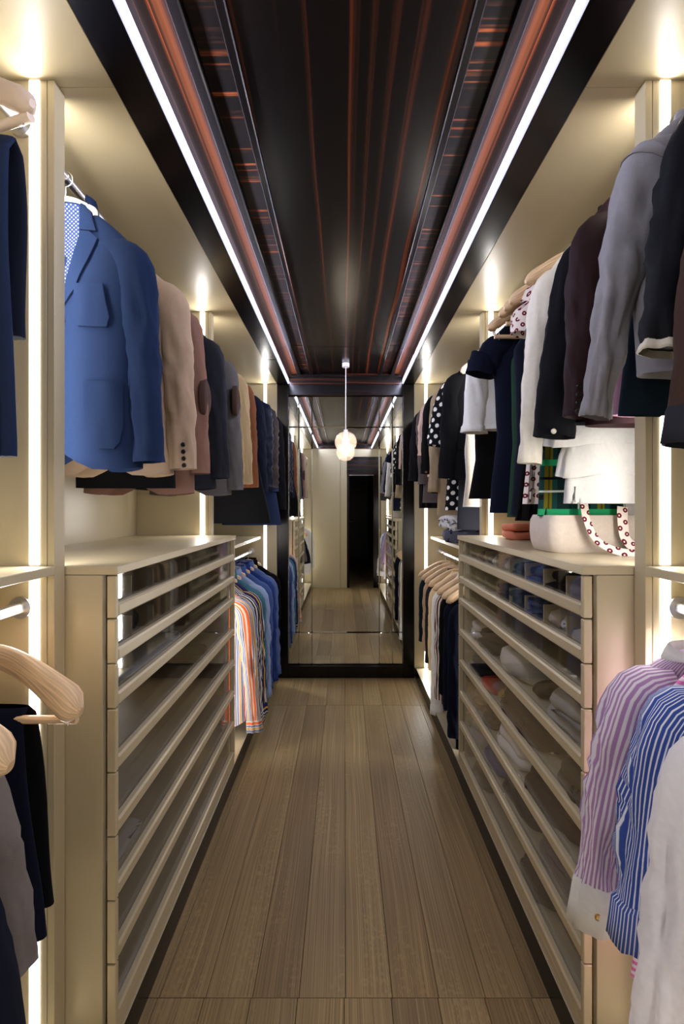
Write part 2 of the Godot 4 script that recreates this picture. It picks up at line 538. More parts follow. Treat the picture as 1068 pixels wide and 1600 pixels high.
func furniture() -> void:
	# plinths
	for s in [-1, 1]:
		var pl := thing("plinth", "low black plinth with cream top under the %s" % ("row of clothes beginning with the blue blazer" if s < 0 else "row of clothes beginning with the grey sweater"), "plinth")
		put("front_board", MB.new().box(Vector3(s * 0.579, 0.0435, -1.70), Vector3(0.016, 0.087, 4.06), 0.001, 2), mats.black_lacquer, pl)
		put("top_board", MB.new().box(Vector3(s * 0.823, 0.079, -1.70), Vector3(0.503, 0.02, 4.06), 0.001), mats.cream_top, pl)
	# partition panels
	for s in [-1, 1]:
		var who: String = "blue blazer" if s < 0 else "grey sweater"
		for p in [[1.066, 1.106], [2.33, 2.37]]:
			var first: bool = p[0] < 2.0
			var t := thing("partition_panel", "upright cream partition with vertical light strips %s" % ("next to the %s" % who if first else ("behind the drawer chest, past the %s" % ("brown jacket" if s < 0 else "navy dress"))), "partition")
			put("front_post", MB.new().box(Vector3(s * 0.7, 1.245, -(p[0] + p[1]) / 2), Vector3(0.0165, 2.31, p[1] - p[0]), 0.001), mats.cream, t)
			put("side_board", MB.new().box(Vector3(s * 0.8925, 1.245, -(p[0] + p[1]) / 2), Vector3(0.365, 2.31, p[1] - p[0] - 0.001), 0.001), mats.cream, t)
			if first:
				led(t, s, 0.7375, 0.092, 1.238, p[0], 1.0, STRIP_E)
				led(t, s, 0.7375, 1.264, 2.398, p[0], 1.0, STRIP_E)
				led(t, s, 0.7375, 1.256, 2.398, p[1], -1.0, STRIP_E)
			else:
				led(t, s, 0.7375, 1.256, 2.398, p[0], 1.0, STRIP_E)
				led(t, s, 0.7375, 0.092, 1.138, p[1], -1.0, STRIP_E)
				led(t, s, 0.7375, 1.164, 2.398, p[1], -1.0, STRIP_E)
		var sh := put("shelf", MB.new().box(Vector3(s * 0.882, 1.251, -0.368), Vector3(0.384, 0.021, 1.393), 0.0015), mats.cream_top)
		tag(sh, "cream shelf across the near bay beside the light strip, %s" % ("above the bare wooden hanger" if s < 0 else "above the striped shirts"), "shelf")
		sh = put("shelf", MB.new().box(Vector3(s * 0.881, 1.151, -3.035), Vector3(0.382, 0.021, 1.328), 0.0015), mats.cream_top)
		tag(sh, "cream shelf near the mirror above %s" % ("the row of hanging shirts" if s < 0 else "the bare wooden hangers"), "shelf")
		# rails
		for r in [[UPPER, 1.107, 2.329, "upper", "drawer chest"], [UPPER, 2.371, 3.699, "upper", "far bay"], [UPPER, -0.3, 1.065, "upper", "near bay"], [LOWER, 2.371, 3.699, "lower", "far bay"], [NEARLOW, -0.3, 1.065, "lower", "near bay"]]:
			var t2 := thing("hanging_rail", "%s steel hanging rail, %s, on the %s side" % [r[3], r[4].replace("drawer chest", "bay over the drawers"), who], "rail")
			put("rod", MB.new().tube([Vector3(s * RX, r[0], -r[1]), Vector3(s * RX, r[0], -(r[1] + r[2]) / 2), Vector3(s * RX, r[0], -r[2])], 0.0125, 16), mats.steel, t2)
			for e in [r[1] + 0.004, r[2] - 0.004]:
				put("end_flange", MB.new().tube([Vector3(s * RX, r[0], -e + 0.004), Vector3(s * RX, r[0], -e), Vector3(s * RX, r[0], -e - 0.004)], 0.026, 20), mats.steel, t2)
		chest(s)
		var nb := get_node("wall_back") as Node3D
		put("bay_end_board", MB.new().box(Vector3(s * 0.885, 1.245, 0.325), Vector3(0.37, 2.31, 0.03), 0.001), mats.cream, nb)
		led(nb, s, 0.7375, 0.092, 1.238, -0.31, -1.0, NEAR_E)
		led(nb, s, 0.7375, 1.264, 2.398, -0.31, -1.0, NEAR_E)
	# mirror
	var mi := thing("wall_mirror", "tall dark-framed mirror divided into panes at the end of the aisle", "mirror")
	for s in [-1, 1]:
		put("stile", MB.new().box(Vector3(s * 0.514, 1.2, -3.74), Vector3(0.09, 2.4, 0.045), 0.002, 1), mats.black_lacquer, mi)
	put("top_rail", MB.new().box(Vector3(0, 2.357, -3.74), Vector3(0.938, 0.086, 0.043), 0.002, 0), mats.ebony, mi)
	put("bottom_rail", MB.new().box(Vector3(0, 0.049, -3.74), Vector3(0.938, 0.098, 0.043), 0.002, 0), mats.black_lacquer, mi)
	put("backing", MB.new().box(Vector3(0, 1.2, -3.768), Vector3(0.96, 2.3, 0.01), 0.001), mats.gap, mi)
	var xs := [-0.4745, -0.386, -0.278, 0.278, 0.386, 0.4745]
	var ys := [0.098, 0.365, 2.058, 2.314]
	for i in 5:
		for j in 3:
			put("mirror_pane", MB.new().box(Vector3((xs[i] + xs[i + 1]) / 2, (ys[j] + ys[j + 1]) / 2, -3.7595), Vector3(xs[i + 1] - xs[i] - 0.0015, ys[j + 1] - ys[j] - 0.0015, 0.012), 0.006), mats.mirror, mi)

func chest(s: float) -> void:
	var who := "empty" if s < 0 else "full of folded clothes"
	var t := thing("drawer_chest", "cream chest of eight glass-fronted drawers, %s" % ("mostly empty inside" if s < 0 else "filled with folded clothes"), "drawers")
	var d0 := 1.108
	var d1 := 2.330
	var zc := -(d0 + d1) / 2
	put("countertop", MB.new().box(Vector3(s * 0.817, 1.2445, zc), Vector3(0.502, 0.021, d1 - d0), 0.0015), mats.champagne, t)
	for z in [d0 + 0.009, d1 - 0.009]:
		put("side_board", MB.new().box(Vector3(s * 0.835, 0.661, -z), Vector3(0.467, 1.144, 0.018), 0.001), mats.cream, t)
	put("back_board", MB.new().box(Vector3(s * 1.065, 0.661, zc), Vector3(0.012, 1.144, d1 - d0 - 0.037), 0.001), mats.cream, t)
	put("base_board", MB.new().box(Vector3(s * 0.82, 0.106, zc), Vector3(0.49, 0.03, d1 - d0), 0.002), mats.champagne, t)
	var ys := [1.2325, 1.126, 1.0155, 0.9055, 0.749, 0.592, 0.4355, 0.281, 0.1225]
	var fz0 := d0 + 0.004
	var fz1 := d1 - 0.004
	for k in 8:
		var top: float = ys[k] - 0.0018
		var bot: float = ys[k + 1] + 0.0018
		var f := MB.new()
		for z in [fz0 + 0.007, fz1 - 0.007]:
			f.box(Vector3(s * 0.582, (top + bot) / 2, -z), Vector3(0.022, top - bot, 0.0145), 0.002)
		f.box(Vector3(s * 0.582, bot + 0.0165, zc), Vector3(0.022, 0.033, fz1 - fz0 - 0.026), 0.005)
		var dr := put("drawer", f, mats.champagne, t)
		put("glass_pane", MB.new().box(Vector3(s * 0.5905, (top + bot + 0.033) / 2, zc), Vector3(0.004, top - bot - 0.033, fz1 - fz0 - 0.03), 0.0005), mats.smoked_glass if s < 0 else mats.clear_glass, dr)
		put("drawer_tray", MB.new().box(Vector3(s * 0.825, bot + 0.008, zc), Vector3(0.458, 0.010, d1 - d0 - 0.05), 0.001), mats.cream, dr)
		for z in [d0 + 0.028, d1 - 0.028]:
			put("tray_side", MB.new().box(Vector3(s * 0.825, bot + 0.045, -z), Vector3(0.45, 0.065, 0.01), 0.001), mats.cream, dr)
		if k < 2:
			for q in 7:
				put("divider", MB.new().box(Vector3(s * 0.825, bot + 0.045, -(d0 + 0.16 + q * 0.145)), Vector3(0.44, 0.07, 0.006), 0.001), mats.cream, dr)

# ---------- clothes ----------
# A garment hangs across the rail: local +x points to the aisle, y = 0 is the neck, +z is its front when P.front is +1.
class Shape:
	var ys := PackedFloat32Array()
	var a := PackedFloat32Array()
	var b := PackedFloat32Array()
	var cx := PackedFloat32Array()
	var p := 2.4
	var amp := 0.006
	var flare := 0.0
	var pleats := 7.0
	var quilt := 0.0
	var quilt_h := 0.055
	var nz: FastNoiseLite
	var off := 0.0
	var hemc := 0.0
	var hems := 0.0
	func at(y: float) -> Vector3:   # half width, half depth, centre x
		for i in ys.size() - 1:
			if y <= ys[i] and y >= ys[i + 1]:
				var t := (ys[i] - y) / maxf(1e-5, ys[i] - ys[i + 1])
				return Vector3(lerpf(a[i], a[i + 1], t), lerpf(b[i], b[i + 1], t), lerpf(cx[i], cx[i + 1], t))
		return Vector3(a[-1], b[-1], cx[-1])
	func bump(x: float, y: float, z: float, w: float, top: float, bottom: float) -> float:
		var t := clampf((top - y) / maxf(0.01, top - bottom), 0.0, 1.0)
		var d := amp * smoothstep(0.0, 0.25, t) * (nz.get_noise_3d(x * 9.0, y * 1.5 + off, signf(z) * 3.0 + off) * 1.6 + nz.get_noise_3d(x * 16.0 + 9.0, y * 6.0 + off, signf(z) * 3.0) * 0.5)
		d += flare * t * t * cos(w * pleats + off)
		if quilt > 0.0:
			d += quilt * (absf(sin(y * PI / quilt_h)) - 0.6) * smoothstep(0.0, 0.08, t)
		return d
	func front(x: float, y: float, fs: float) -> float:
		var q := at(y)
		var t := clampf(absf(x - q.z) / q.x, 0.0, 0.995)
		var z := q.y * pow(1.0 - pow(t, p), 1.0 / p)
		var w := atan2(fs * z / q.y, (x - q.z) / q.x)
		return fs * (z + bump(x, y, fs, w, ys[0], ys[-1]))
	func ring(y: float, n: int) -> PackedVector3Array:
		var q := at(y)
		var r := PackedVector3Array()
		for i in n:
			var w := TAU * i / n
			var c := cos(w)
			var s := sin(w)
			var x := q.x * signf(c) * pow(absf(c), 2.0 / p)
			var z := q.y * signf(s) * pow(absf(s), 2.0 / p)
			var d := bump(x + q.z, y, z if absf(z) > 1e-4 else 1.0, w, ys[0], ys[-1])
			var o := Vector2(c * q.y, s * q.x).normalized()
			var e := clampf((ys[-1] + 0.16 - y) / 0.16, 0.0, 1.0)
			var lift := e * e * (hemc * exp(-pow(x / 0.055, 2.0)) + hems * pow(absf(x) / q.x, 3.0))
			r.append(Vector3(q.z + x + o.x * d * 0.7, y + lift, z + o.y * d))
		return r

func body_shape(P: Dictionary) -> Shape:
	var s := Shape.new()
	s.nz = NZ
	s.off = P.get("seed", 1) * 3.7
	s.amp = P.get("amp", 0.006)
	s.flare = P.get("flare", 0.0)
	s.pleats = P.get("pleats", 7.0)
	s.quilt = P.get("quilt", 0.0)
	s.quilt_h = P.get("quilt_h", 0.055)
	s.p = P.get("p", 2.4)
	s.hemc = P.get("hemc", 0.0)
	s.hems = P.get("hems", 0.0)
	var hw: float = P.get("hw", 0.195)
	var L: float = P.get("len", 0.72)
	var nk: float = P.get("neck", 0.065)
	var drop: float = P.get("drop", 0.085)
	var dep: float = P.get("dep", 0.05)
	var chest: float = P.get("chest", hw + 0.012)
	var waist: float = P.get("waist", chest - 0.008)
	var hem: float = P.get("hem", chest)
	var cx: float = P.get("cx", 0.0)
	var rows := [[0.0, nk, dep * 0.85, 0.0], [-0.008, nk + 0.006, dep * 0.85, 0.0]]
	for k in 6:
		var t := (k + 1) / 6.0
		rows.append([-0.008 - drop * pow(t, 1.25), lerpf(nk + 0.006, hw, t), dep * lerpf(0.8, 0.62, t), 0.0])
	var y0 := -0.008 - drop
	rows.append([y0 - 0.02, hw + 0.002, dep * 0.72, 0.0])
	rows.append([y0 - 0.10, chest, dep * 0.95, cx * 0.2])
	rows.append([lerpf(y0 - 0.10, -L, 0.45), waist, dep * 1.05, cx * 0.5])
	rows.append([-L, hem, dep * P.get("hemdep", 1.1), cx])
	for r in rows:
		s.ys.append(r[0]); s.a.append(r[1]); s.b.append(r[2]); s.cx.append(r[3])
	return s

func body_mesh(s: Shape, top := 99.0, n := 32, step := 0.03) -> MB:
	var rings := []
	var y := minf(s.ys[0], top)
	var L := s.ys[-1]
	while y > L + 0.004:
		rings.append(s.ring(y, n))
		y -= step * (0.36 if y > -0.11 else 1.0)
	rings.append(s.ring(L, n))
	var last: PackedVector3Array = rings[-1]
	for q in [[0.93, 0.004], [0.9, 0.05]]:
		var r := PackedVector3Array()
		for v in last:
			r.append(Vector3(s.cx[-1] + (v.x - s.cx[-1]) * q[0], v.y + q[1], v.z * q[0]))
		rings.append(r)
	return MB.new().loft(rings, true, true)

func sleeve_path(P: Dictionary, s: Shape, side: float) -> Array:   # [centre, tangent, radius x, radius z]
	var hw: float = P.get("hw", 0.195)
	var drop: float = P.get("drop", 0.085)
	var L: float = P.get("sl", 0.60)
	var sw: float = P.get("sw", 0.062)
	var ce: float = P.get("cuffr", sw * 0.72)
	var out: float = P.get("swing", 0.022) if side > 0 else P.get("swing_in", 0.01)
	var fz: float = P.get("fz", 0.0)
	var y0 := -0.008 - drop
	var ctl := [Vector3(hw - 0.085, y0 - 0.004, 0), Vector3(hw - 0.045, y0 - 0.016, 0), Vector3(hw - 0.016, y0 - 0.042, 0), Vector3(hw + 0.0, y0 - 0.085, 0), Vector3(hw + out * 0.35, y0 - L * 0.40, fz * 0.3), Vector3(hw + out * 0.75, y0 - L * 0.72, fz * 0.7), Vector3(hw + out, y0 - L, fz)]
	var cv := Curve3D.new()
	cv.bake_interval = 0.008
	for k in ctl.size():
		var tn: Vector3 = (ctl[mini(k + 1, ctl.size() - 1)] - ctl[maxi(k - 1, 0)]) / 6.0
		var c: Vector3 = ctl[k]
		c.x *= side
		tn.x *= side
		cv.add_point(c, -tn, tn)
	var res := []
	var N := maxi(10, int(L / 0.02))
	var total := cv.get_baked_length()
	for k in N + 1:
		var t := float(k) / N
		var c := cv.sample_baked(total * t, true)
		var tg := (cv.sample_baked(minf(total, total * t + 0.01), true) - cv.sample_baked(maxf(0.0, total * t - 0.01), true)).normalized()
		var r := lerpf(sw, ce, smoothstep(0.15, 1.0, t))
		var head := smoothstep(0.0, 0.16, t)
		res.append([c, tg, r * lerpf(0.55, 1.0, head), r * P.get("flat", 0.68) * lerpf(0.75, 1.0, head)])
	return res

func tube_rings(path: Array, seed_: float, amp: float, quilt := 0.0, quilt_h := 0.055, n := 18, gather := 0.0) -> Array:
	var rings := []
	for k in path.size():
		var e: Array = path[k]
		var tg: Vector3 = e[1]
		var bz := (Vector3(0, 0, 1) - tg * tg.z).normalized()
		var ax := tg.cross(bz).normalized()
		var r := PackedVector3Array()
		var t := float(k) / (path.size() - 1)
		for i in n:
			var w := TAU * i / n
			var c: Vector3 = e[0]
			var d := amp * smoothstep(0.08, 0.3, t) * (NZ.get_noise_3d(cos(w) * 1.6 + seed_, c.y * 7.0, sin(w) * 1.6) * 1.5 + NZ.get_noise_3d(cos(w) * 1.2, c.y * 19.0 + sin(w) * 3.0, seed_ * 2.0) * 0.8 * exp(-pow((t - 0.55) * 4.0, 2.0)))
			if gather > 0.0:
				d += gather * (0.25 + t) * cos(w * 6.0 + 2.0 * NZ.get_noise_2d(c.y * 3.0, seed_))
			if quilt > 0.0:
				d += quilt * (absf(sin(c.y * PI / quilt_h)) - 0.6)
			r.append(c + ax * cos(w) * (e[2] + d) + bz * sin(w) * (e[3] + d))
		rings.append(r)
	return rings

func sleeve(t: Node3D, P: Dictionary, s: Shape, side: float, mat: Material) -> void:
	var path := sleeve_path(P, s, side)
	var rings := tube_rings(path, P.get("seed", 1) * 1.3 + side, P.get("samp", 0.006), P.get("quilt", 0.0), P.get("quilt_h", 0.055), P.get("sn", 26), P.get("gather", 0.0))
	var end: Array = path[-1]
	var cuff = P.get("cuff", null)
	var ch: float = P.get("cuffh", 0.065)
	if cuff == null:
		rings.append(shrink(rings[-1], end[0], 0.9, Vector3(0, 0.002, 0)))
		rings.append(shrink(rings[-2], end[0], 0.84, Vector3(0, 0.05, 0)))
	var sl := put("sleeve", MB.new().loft(rings, false, true), mat, t)
	if cuff != null:
		var cr := []
		var last: PackedVector3Array = rings[-1]
		var dir: Vector3 = end[1]
		var fl: float = P.get("cuffw", 1.05)
		for q in [[1.0, -0.004], [fl, 0.003], [fl * 1.02, ch * 0.5], [fl * 1.06, ch], [fl * 0.98, ch + 0.001], [fl * 0.9, ch - 0.04]]:
			cr.append(shrink(last, end[0], q[0], dir * q[1]))
		put("cuff", MB.new().loft(cr, false, true), cuff, sl)
	if P.get("seam", false):
		var sr := []
		for q in [[3, 1.0], [3, 1.05], [4, 1.06], [4, 1.0]]:
			sr.append(shrink(rings[q[0]], path[q[0]][0], q[1], Vector3()))
		put("armhole_seam", MB.new().loft(sr, false, false), mat, sl)
	var nb: int = P.get("cuff_buttons", 0)
	if side > 0 and nb > 0:
		var fs: float = P.fs
		for k in nb:
			var e: Array = path[path.size() - 2 - (k if nb > 1 else 0)] if cuff == null else path[-1]
			var c: Vector3 = e[0] + Vector3(e[2] * 0.35, -0.012 - (ch * 0.4 if cuff != null else 0.0), fs * (e[3] * 0.97 + 0.003))
			disc("button", c + Vector3(0, 0.0, 0), 0.0075, fs, P.get("button_mat", mats.button_dark), sl)

func shrink(r: PackedVector3Array, c: Vector3, f: float, off: Vector3) -> PackedVector3Array:
	var o := PackedVector3Array()
	for v in r:
		o.append(c + (v - c) * f + off)
	return o

func disc(nm: String, c: Vector3, r: float, fs: float, mat: Material, parent: Node3D) -> void:
	var rings := []
	for q in [[0.9, -0.002], [1.0, 0.0], [1.0, 0.0015], [0.8, 0.0025], [0.7, 0.0018]]:
		var ring := PackedVector3Array()
		for i in 12:
			ring.append(c + Vector3(cos(TAU * i / 12) * r * q[0], sin(TAU * i / 12) * r * q[0], fs * q[1]))
		rings.append(ring)
	put(nm, MB.new().loft(rings), mat, parent)

# a piece of cloth laid on the front (or back) of a body: rows of [y, x0, x1]
func patch(nm: String, s: Shape, rows: Array, lift: float, fs: float, mat: Material, parent: Node3D, nx := 8, sub := 4) -> MeshInstance3D:
	var m := MB.new()
	var grid := []
	for k in rows.size() - 1:
		for j in sub if k < rows.size() - 2 else sub + 1:
			var t := float(j) / sub
			var y := lerpf(rows[k][0], rows[k + 1][0], t)
			var xa := lerpf(rows[k][1], rows[k + 1][1], t)
			var xb := lerpf(rows[k][2], rows[k + 1][2], t)
			var row := []
			for i in nx + 1:
				var x := lerpf(xa, xb, float(i) / nx)
				row.append(Vector3(x, y, s.front(x, y, fs) + fs * lift))
			grid.append(row)
	m.smooth(3)
	var O := Vector3(0, 0, fs)
	for k in grid.size() - 1:
		for i in nx:
			var v := [grid[k][i], grid[k][i + 1], grid[k + 1][i + 1], grid[k + 1][i]]
			m.quad(v[0], v[1], v[2], v[3], O, Vector2(v[0].x, -v[0].y), Vector2(v[1].x, -v[1].y), Vector2(v[2].x, -v[2].y), Vector2(v[3].x, -v[3].y))
	# the thickness round the edge
	var edge := []
	for i in nx + 1:
		edge.append(grid[0][i])
	for k in range(1, grid.size()):
		edge.append(grid[k][nx])
	for i in range(nx - 1, -1, -1):
		edge.append(grid[-1][i])
	for k in range(grid.size() - 2, 0, -1):
		edge.append(grid[k][0])
	var c := Vector3()
	for e in edge:
		c += e
	c /= edge.size()
	var dn := Vector3(0, 0, -fs * (lift + 0.004))
	m.smooth(4)
	for i in edge.size():
		var a: Vector3 = edge[i]
		var b: Vector3 = edge[(i + 1) % edge.size()]
		m.quad(a, b, b + dn, a + dn, (a + b) * 0.5 - c)
	m.any = true
	return put(nm, m, mat, parent)

func collar_band(t: Node3D, s: Shape, P: Dictionary, mat: Material) -> void:
	var h: float = P.get("collar_h", 0.035)
	var rings := []
	for q in [[0.98, -0.014], [1.0, 0.0], [0.97, h], [1.02, h + 0.004], [1.16, h * 0.4], [1.28, -0.012], [1.2, -0.016]]:
		var r := PackedVector3Array()
		for i in 24:
			var w := TAU * i / 24
			var dip: float = 0.02 * maxf(0.0, sin(w) * P.fs) * (1.0 if q[1] > -0.005 else 0.0)
			r.append(Vector3(cos(w) * s.a[0] * q[0], q[1] - dip, sin(w) * (s.b[0] + 0.004) * q[0]))
		rings.append(r)
	put("collar", MB.new().loft(rings, false, false), mat, t)

func neck_ring(t: Node3D, s: Shape, mat: Material, h := 0.012) -> void:
	var rings := []
	for q in [[1.05, -0.012], [1.0, 0.0], [0.98, h], [0.92, h], [0.9, -0.03]]:
		var r := PackedVector3Array()
		for i in 22:
			var w := TAU * i / 22
			r.append(Vector3(cos(w) * s.a[0] * q[0], q[1], sin(w) * s.b[0] * q[0]))
		rings.append(r)
	put("neckband", MB.new().loft(rings, false, false), mat, t)

# one garment; side -1 hangs left of the aisle, +1 right; d = distance from the camera along the aisle
func garment(nm: String, label: String, cat: String, side: float, d: float, rail: float, mat: Material, P: Dictionary, group := "") -> Node3D:
	var fs: float = (1.0 if side < 0 else -1.0) * P.get("front", 1.0)
	P.fs = fs
	if not P.has("seed"):
		P.seed = int(d * 37.0) % 91 + 3
	var t := thing(nm, label, cat, Vector3(side * P.get("rx", RX), rail - P.get("hang", 0.08), -d), (0.0 if side < 0 else PI) + P.get("yaw", 0.0), group)
	var s := body_shape(P)
	put("body", body_mesh(s, 99.0, P.get("n", 32)), mat, t)
	var sm: Material = P.get("sleeve_mat", mat)
	if P.get("sl", 0.6) > 0.01:
		for q in [1.0, -1.0]:
			if q > 0 or P.get("both", false):
				sleeve(t, P, s, q, sm)
	match P.get("style", "plain"):
		"shirt":
			collar_band(t, s, P, P.get("collar_mat", mat))
			var L: float = P.get("len", 0.72)
			var pk := patch("placket", s, [[-0.03, -0.017, 0.017], [-L * 0.5, -0.017, 0.017], [-L + 0.01, -0.017, 0.017]], 0.003, fs, mat, t, 2, 5)
			for k in 5:
				var y := -0.09 - k * 0.11
				disc("button", Vector3(0, y, s.front(0, y, fs) + fs * 0.0045), 0.0055, fs, P.get("button_mat", mats.button_pale), pk)
		"blazer":
			collar_blazer(t, s, P, mat)
		"neck":
			neck_ring(t, s, P.get("collar_mat", mat))
		"high":
			neck_ring(t, s, P.get("collar_mat", mat), 0.045)
	t.set_meta("shape", s)
	return t

func collar_blazer(t: Node3D, s: Shape, P: Dictionary, mat: Material) -> void:
	var fs: float = P.fs
	var L: float = P.get("len", 0.72)
	var vb := -L * 0.42
	# collar standing behind the neck
	var rings := []
	for q in [[0.96, -0.02], [1.0, 0.0], [1.02, 0.028], [1.1, 0.03], [1.22, -0.012], [1.18, -0.018]]:
		var r := PackedVector3Array()
		for i in 15:
			var w := PI * (-0.18 + 1.36 * i / 14.0) + (PI if fs > 0 else 0.0)
			r.append(Vector3(cos(w) * s.a[0] * q[0], q[1], sin(w) * s.b[0] * q[0]))
		rings.append(r)
	put("collar", MB.new().loft(rings, false, false, false), mat, t)
	if P.has("lining"):
		patch("lining", s, [[-0.005, -0.05, 0.05], [-0.12, -0.046, 0.046], [vb + 0.02, -0.004, 0.004]], 0.001, fs, P.lining, t)
	else:
		patch("opening", s, [[-0.005, -0.045, 0.045], [-0.12, -0.04, 0.04], [vb + 0.02, -0.003, 0.003]], 0.001, fs, mats.inner_dark, t)
	for q in [1.0, -1.0]:
		patch("lapel", s, [[0.0, q * 0.052, q * 0.074], [-0.045, q * 0.052, q * 0.083], [-0.072, q * 0.05, q * 0.091]], 0.008, fs, mat, t, 5, 4)
		patch("lapel", s, [[-0.074, q * 0.05, q * 0.074], [-0.092, q * 0.048, q * 0.094], [-0.16, q * 0.036, q * 0.073], [-0.24, q * 0.018, q * 0.044], [vb, q * 0.002, q * 0.006]], 0.007, fs, mat, t, 6, 4)
	var ph := L * 0.79
	patch("hip_pocket", s, [[-ph + 0.085, 0.072, 0.165], [-ph - 0.03, 0.076, 0.167], [-ph - 0.075, 0.088, 0.16], [-ph - 0.092, 0.11, 0.148]] if P.get("patch_pockets", false) else [[-ph + 0.07, 0.075, 0.165], [-ph + 0.02, 0.077, 0.163]], 0.009, fs, mat, t)
	if P.get("patch_pockets", false):
		patch("chest_pocket", s, [[-0.222, 0.045, 0.118], [-0.27, 0.044, 0.126], [-0.31, 0.046, 0.135], [-0.335, 0.056, 0.128]], 0.007, fs, mat, t)
	for k in 2:
		var y := vb - 0.02 - k * 0.1
		disc("button", Vector3(0.012, y, s.front(0.012, y, fs) + fs * 0.003), 0.009, fs, P.get("button_mat", mats.button_dark), t)

# trousers folded over a hanger bar: two layers of doubled cloth
func trousers(nm: String, label: String, cat: String, side: float, d: float, y: float, mat: Material, P: Dictionary, group := "") -> Node3D:
	var t := thing(nm, label, cat, Vector3(side * P.get("rx", RX), y, -d), 0.0 if side < 0 else PI, group)
	var w: float = P.get("w", 0.11)
	var L: float = P.get("len", 0.6)
	var th: float = P.get("th", 0.016)
	var taper: float = P.get("taper", 0.9)
	for k in 2:
		var z := (th * 1.15) * (1.0 if k == 0 else -1.0)
		var len_: float = L * (1.0 if k == 0 else P.get("ratio", 0.86))
		var rings := []
		var N := 20
		for i in N + 1:
			var q := float(i) / N
			var yy: float = -len_ * q + 0.012
			var ww := lerpf(w, w * taper, q)
			var zz := z * smoothstep(0.0, 0.06, q) + (z * 0.4 * sin(q * 5.0))
			var r := PackedVector3Array()
			for j in 24:
				var a := TAU * j / 24
				var c := cos(a)
				var s := sin(a)
				var dd := 0.006 * NZ.get_noise_3d(c * 2.0 + d * 9.0, yy * 4.0, k * 5.0 + s) * smoothstep(0.05, 0.4, q)
				r.append(Vector3(P.get("cx", 0.0) + signf(c) * pow(absf(c), 0.5) * ww + P.get("lean", 0.0) * q, yy, zz + (th + dd) * signf(s) * pow(absf(s), 0.7) * (0.75 + 0.25 * q)))
			rings.append(r)
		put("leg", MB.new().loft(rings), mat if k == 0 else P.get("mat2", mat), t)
	if P.has("seam"):
		var sp := []
		for i in 9:
			var q := lerpf(0.12, 1.0, i / 8.0)
			sp.append(Vector3(P.get("cx", 0.0) + lerpf(w, w * taper, q) * 0.80 + P.get("lean", 0.0) * q, -L * q + 0.012, th * 2.15 + (th * 1.15 * 0.4 * sin(q * 5.0))))
		put("seam", MB.new().tube(sp, 0.0022, 6), P.seam, t)
	if P.has("hem"):
		var hm := MB.new().box(Vector3(P.get("cx", 0.0) + P.get("lean", 0.0), -L + 0.03, th * 1.6), Vector3(w * taper * 2.02, 0.05, th * 2.0), 0.006)
		put("hem", hm, P.hem, t)
	return t

# a contoured wooden hanger with steel hook and optional trouser bar
func hanger(label: String, side: float, d: float, rail: float, P: Dictionary, group := "") -> Node3D:
	var t := thing("coat_hanger", label, "hanger", Vector3(side * P.get("rx", RX), rail, -d), (0.0 if side < 0 else PI) + P.get("yaw", 0.0), group)
	var fs := 1.0 if side < 0 else -1.0
	var hw: float = P.get("hw", 0.205)
	var drop: float = P.get("drop", 0.085)
	var thick: float = P.get("thick", 0.013)
	var endt: float = P.get("endt", 0.026)
	var wood: Material = P.get("mat", mats.beech)
	var y0 := -0.075
	var rings := []
	var N := 32
	for i in N + 1:
		var u := lerpf(-1.0, 1.0, float(i) / N)
		var x := u * hw
		var k := absf(u)
		var y := y0 - drop * (k * k * 0.55 + 0.45 * smoothstep(0.05, 1.0, k))
		var hh: float = lerpf(0.024, P.get("endh", 0.02), k)
		var zz := lerpf(thick, endt, smoothstep(0.35, 1.0, k))
		if k > 0.86:
			var e := sqrt(maxf(0.08, 1.0 - pow((k - 0.86) / 0.14, 2.0)))
			hh *= e
			zz *= e
		var bow: float = P.get("bow", 0.03) * k * k * fs
		var r := PackedVector3Array()
		for j in 16:
			var a := TAU * j / 16
			var c := cos(a)
			var s := sin(a)
			r.append(Vector3(x + s * hh * 0.35 * u, y + signf(s) * pow(absf(s), 0.75) * hh, bow + signf(c) * pow(absf(c), 0.75) * zz))
		rings.append(r)
	put("shoulder_bar", MB.new().loft(rings), wood, t)
	var hk := [Vector3(0, y0 + 0.015, 0), Vector3(0, -0.045, 0)]
	for i in 13:
		var a := -PI / 2 + PI * 1.32 * i / 12.0
		hk.append(Vector3(cos(a) * 0.019 * (1.0 if i > 1 else 0.6), -0.004 + sin(a) * 0.0205 , 0))
	put("hook", MB.new().tube(hk, 0.0021, 8), mats.steel, t)
	if P.get("bar", true):
		var by: float = y0 - drop - P.get("bar_drop", 0.035)
		var bw: float = P.get("bar_w", hw - 0.03)
		var bz: float = P.get("bow", 0.03) * 0.5 * fs
		put("trouser_bar", MB.new().tube([Vector3(-bw, by, bz), Vector3(0, by, bz), Vector3(bw, by, bz)], 0.0085, 12), wood, t)
		for q in [-1.0, 1.0]:
			put("bar_wire", MB.new().tube([Vector3(q * (bw - 0.018), y0 - drop * 0.8, bz), Vector3(q * (bw - 0.018), by - 0.012, bz)], 0.0016, 6), mats.steel, t)
	return t

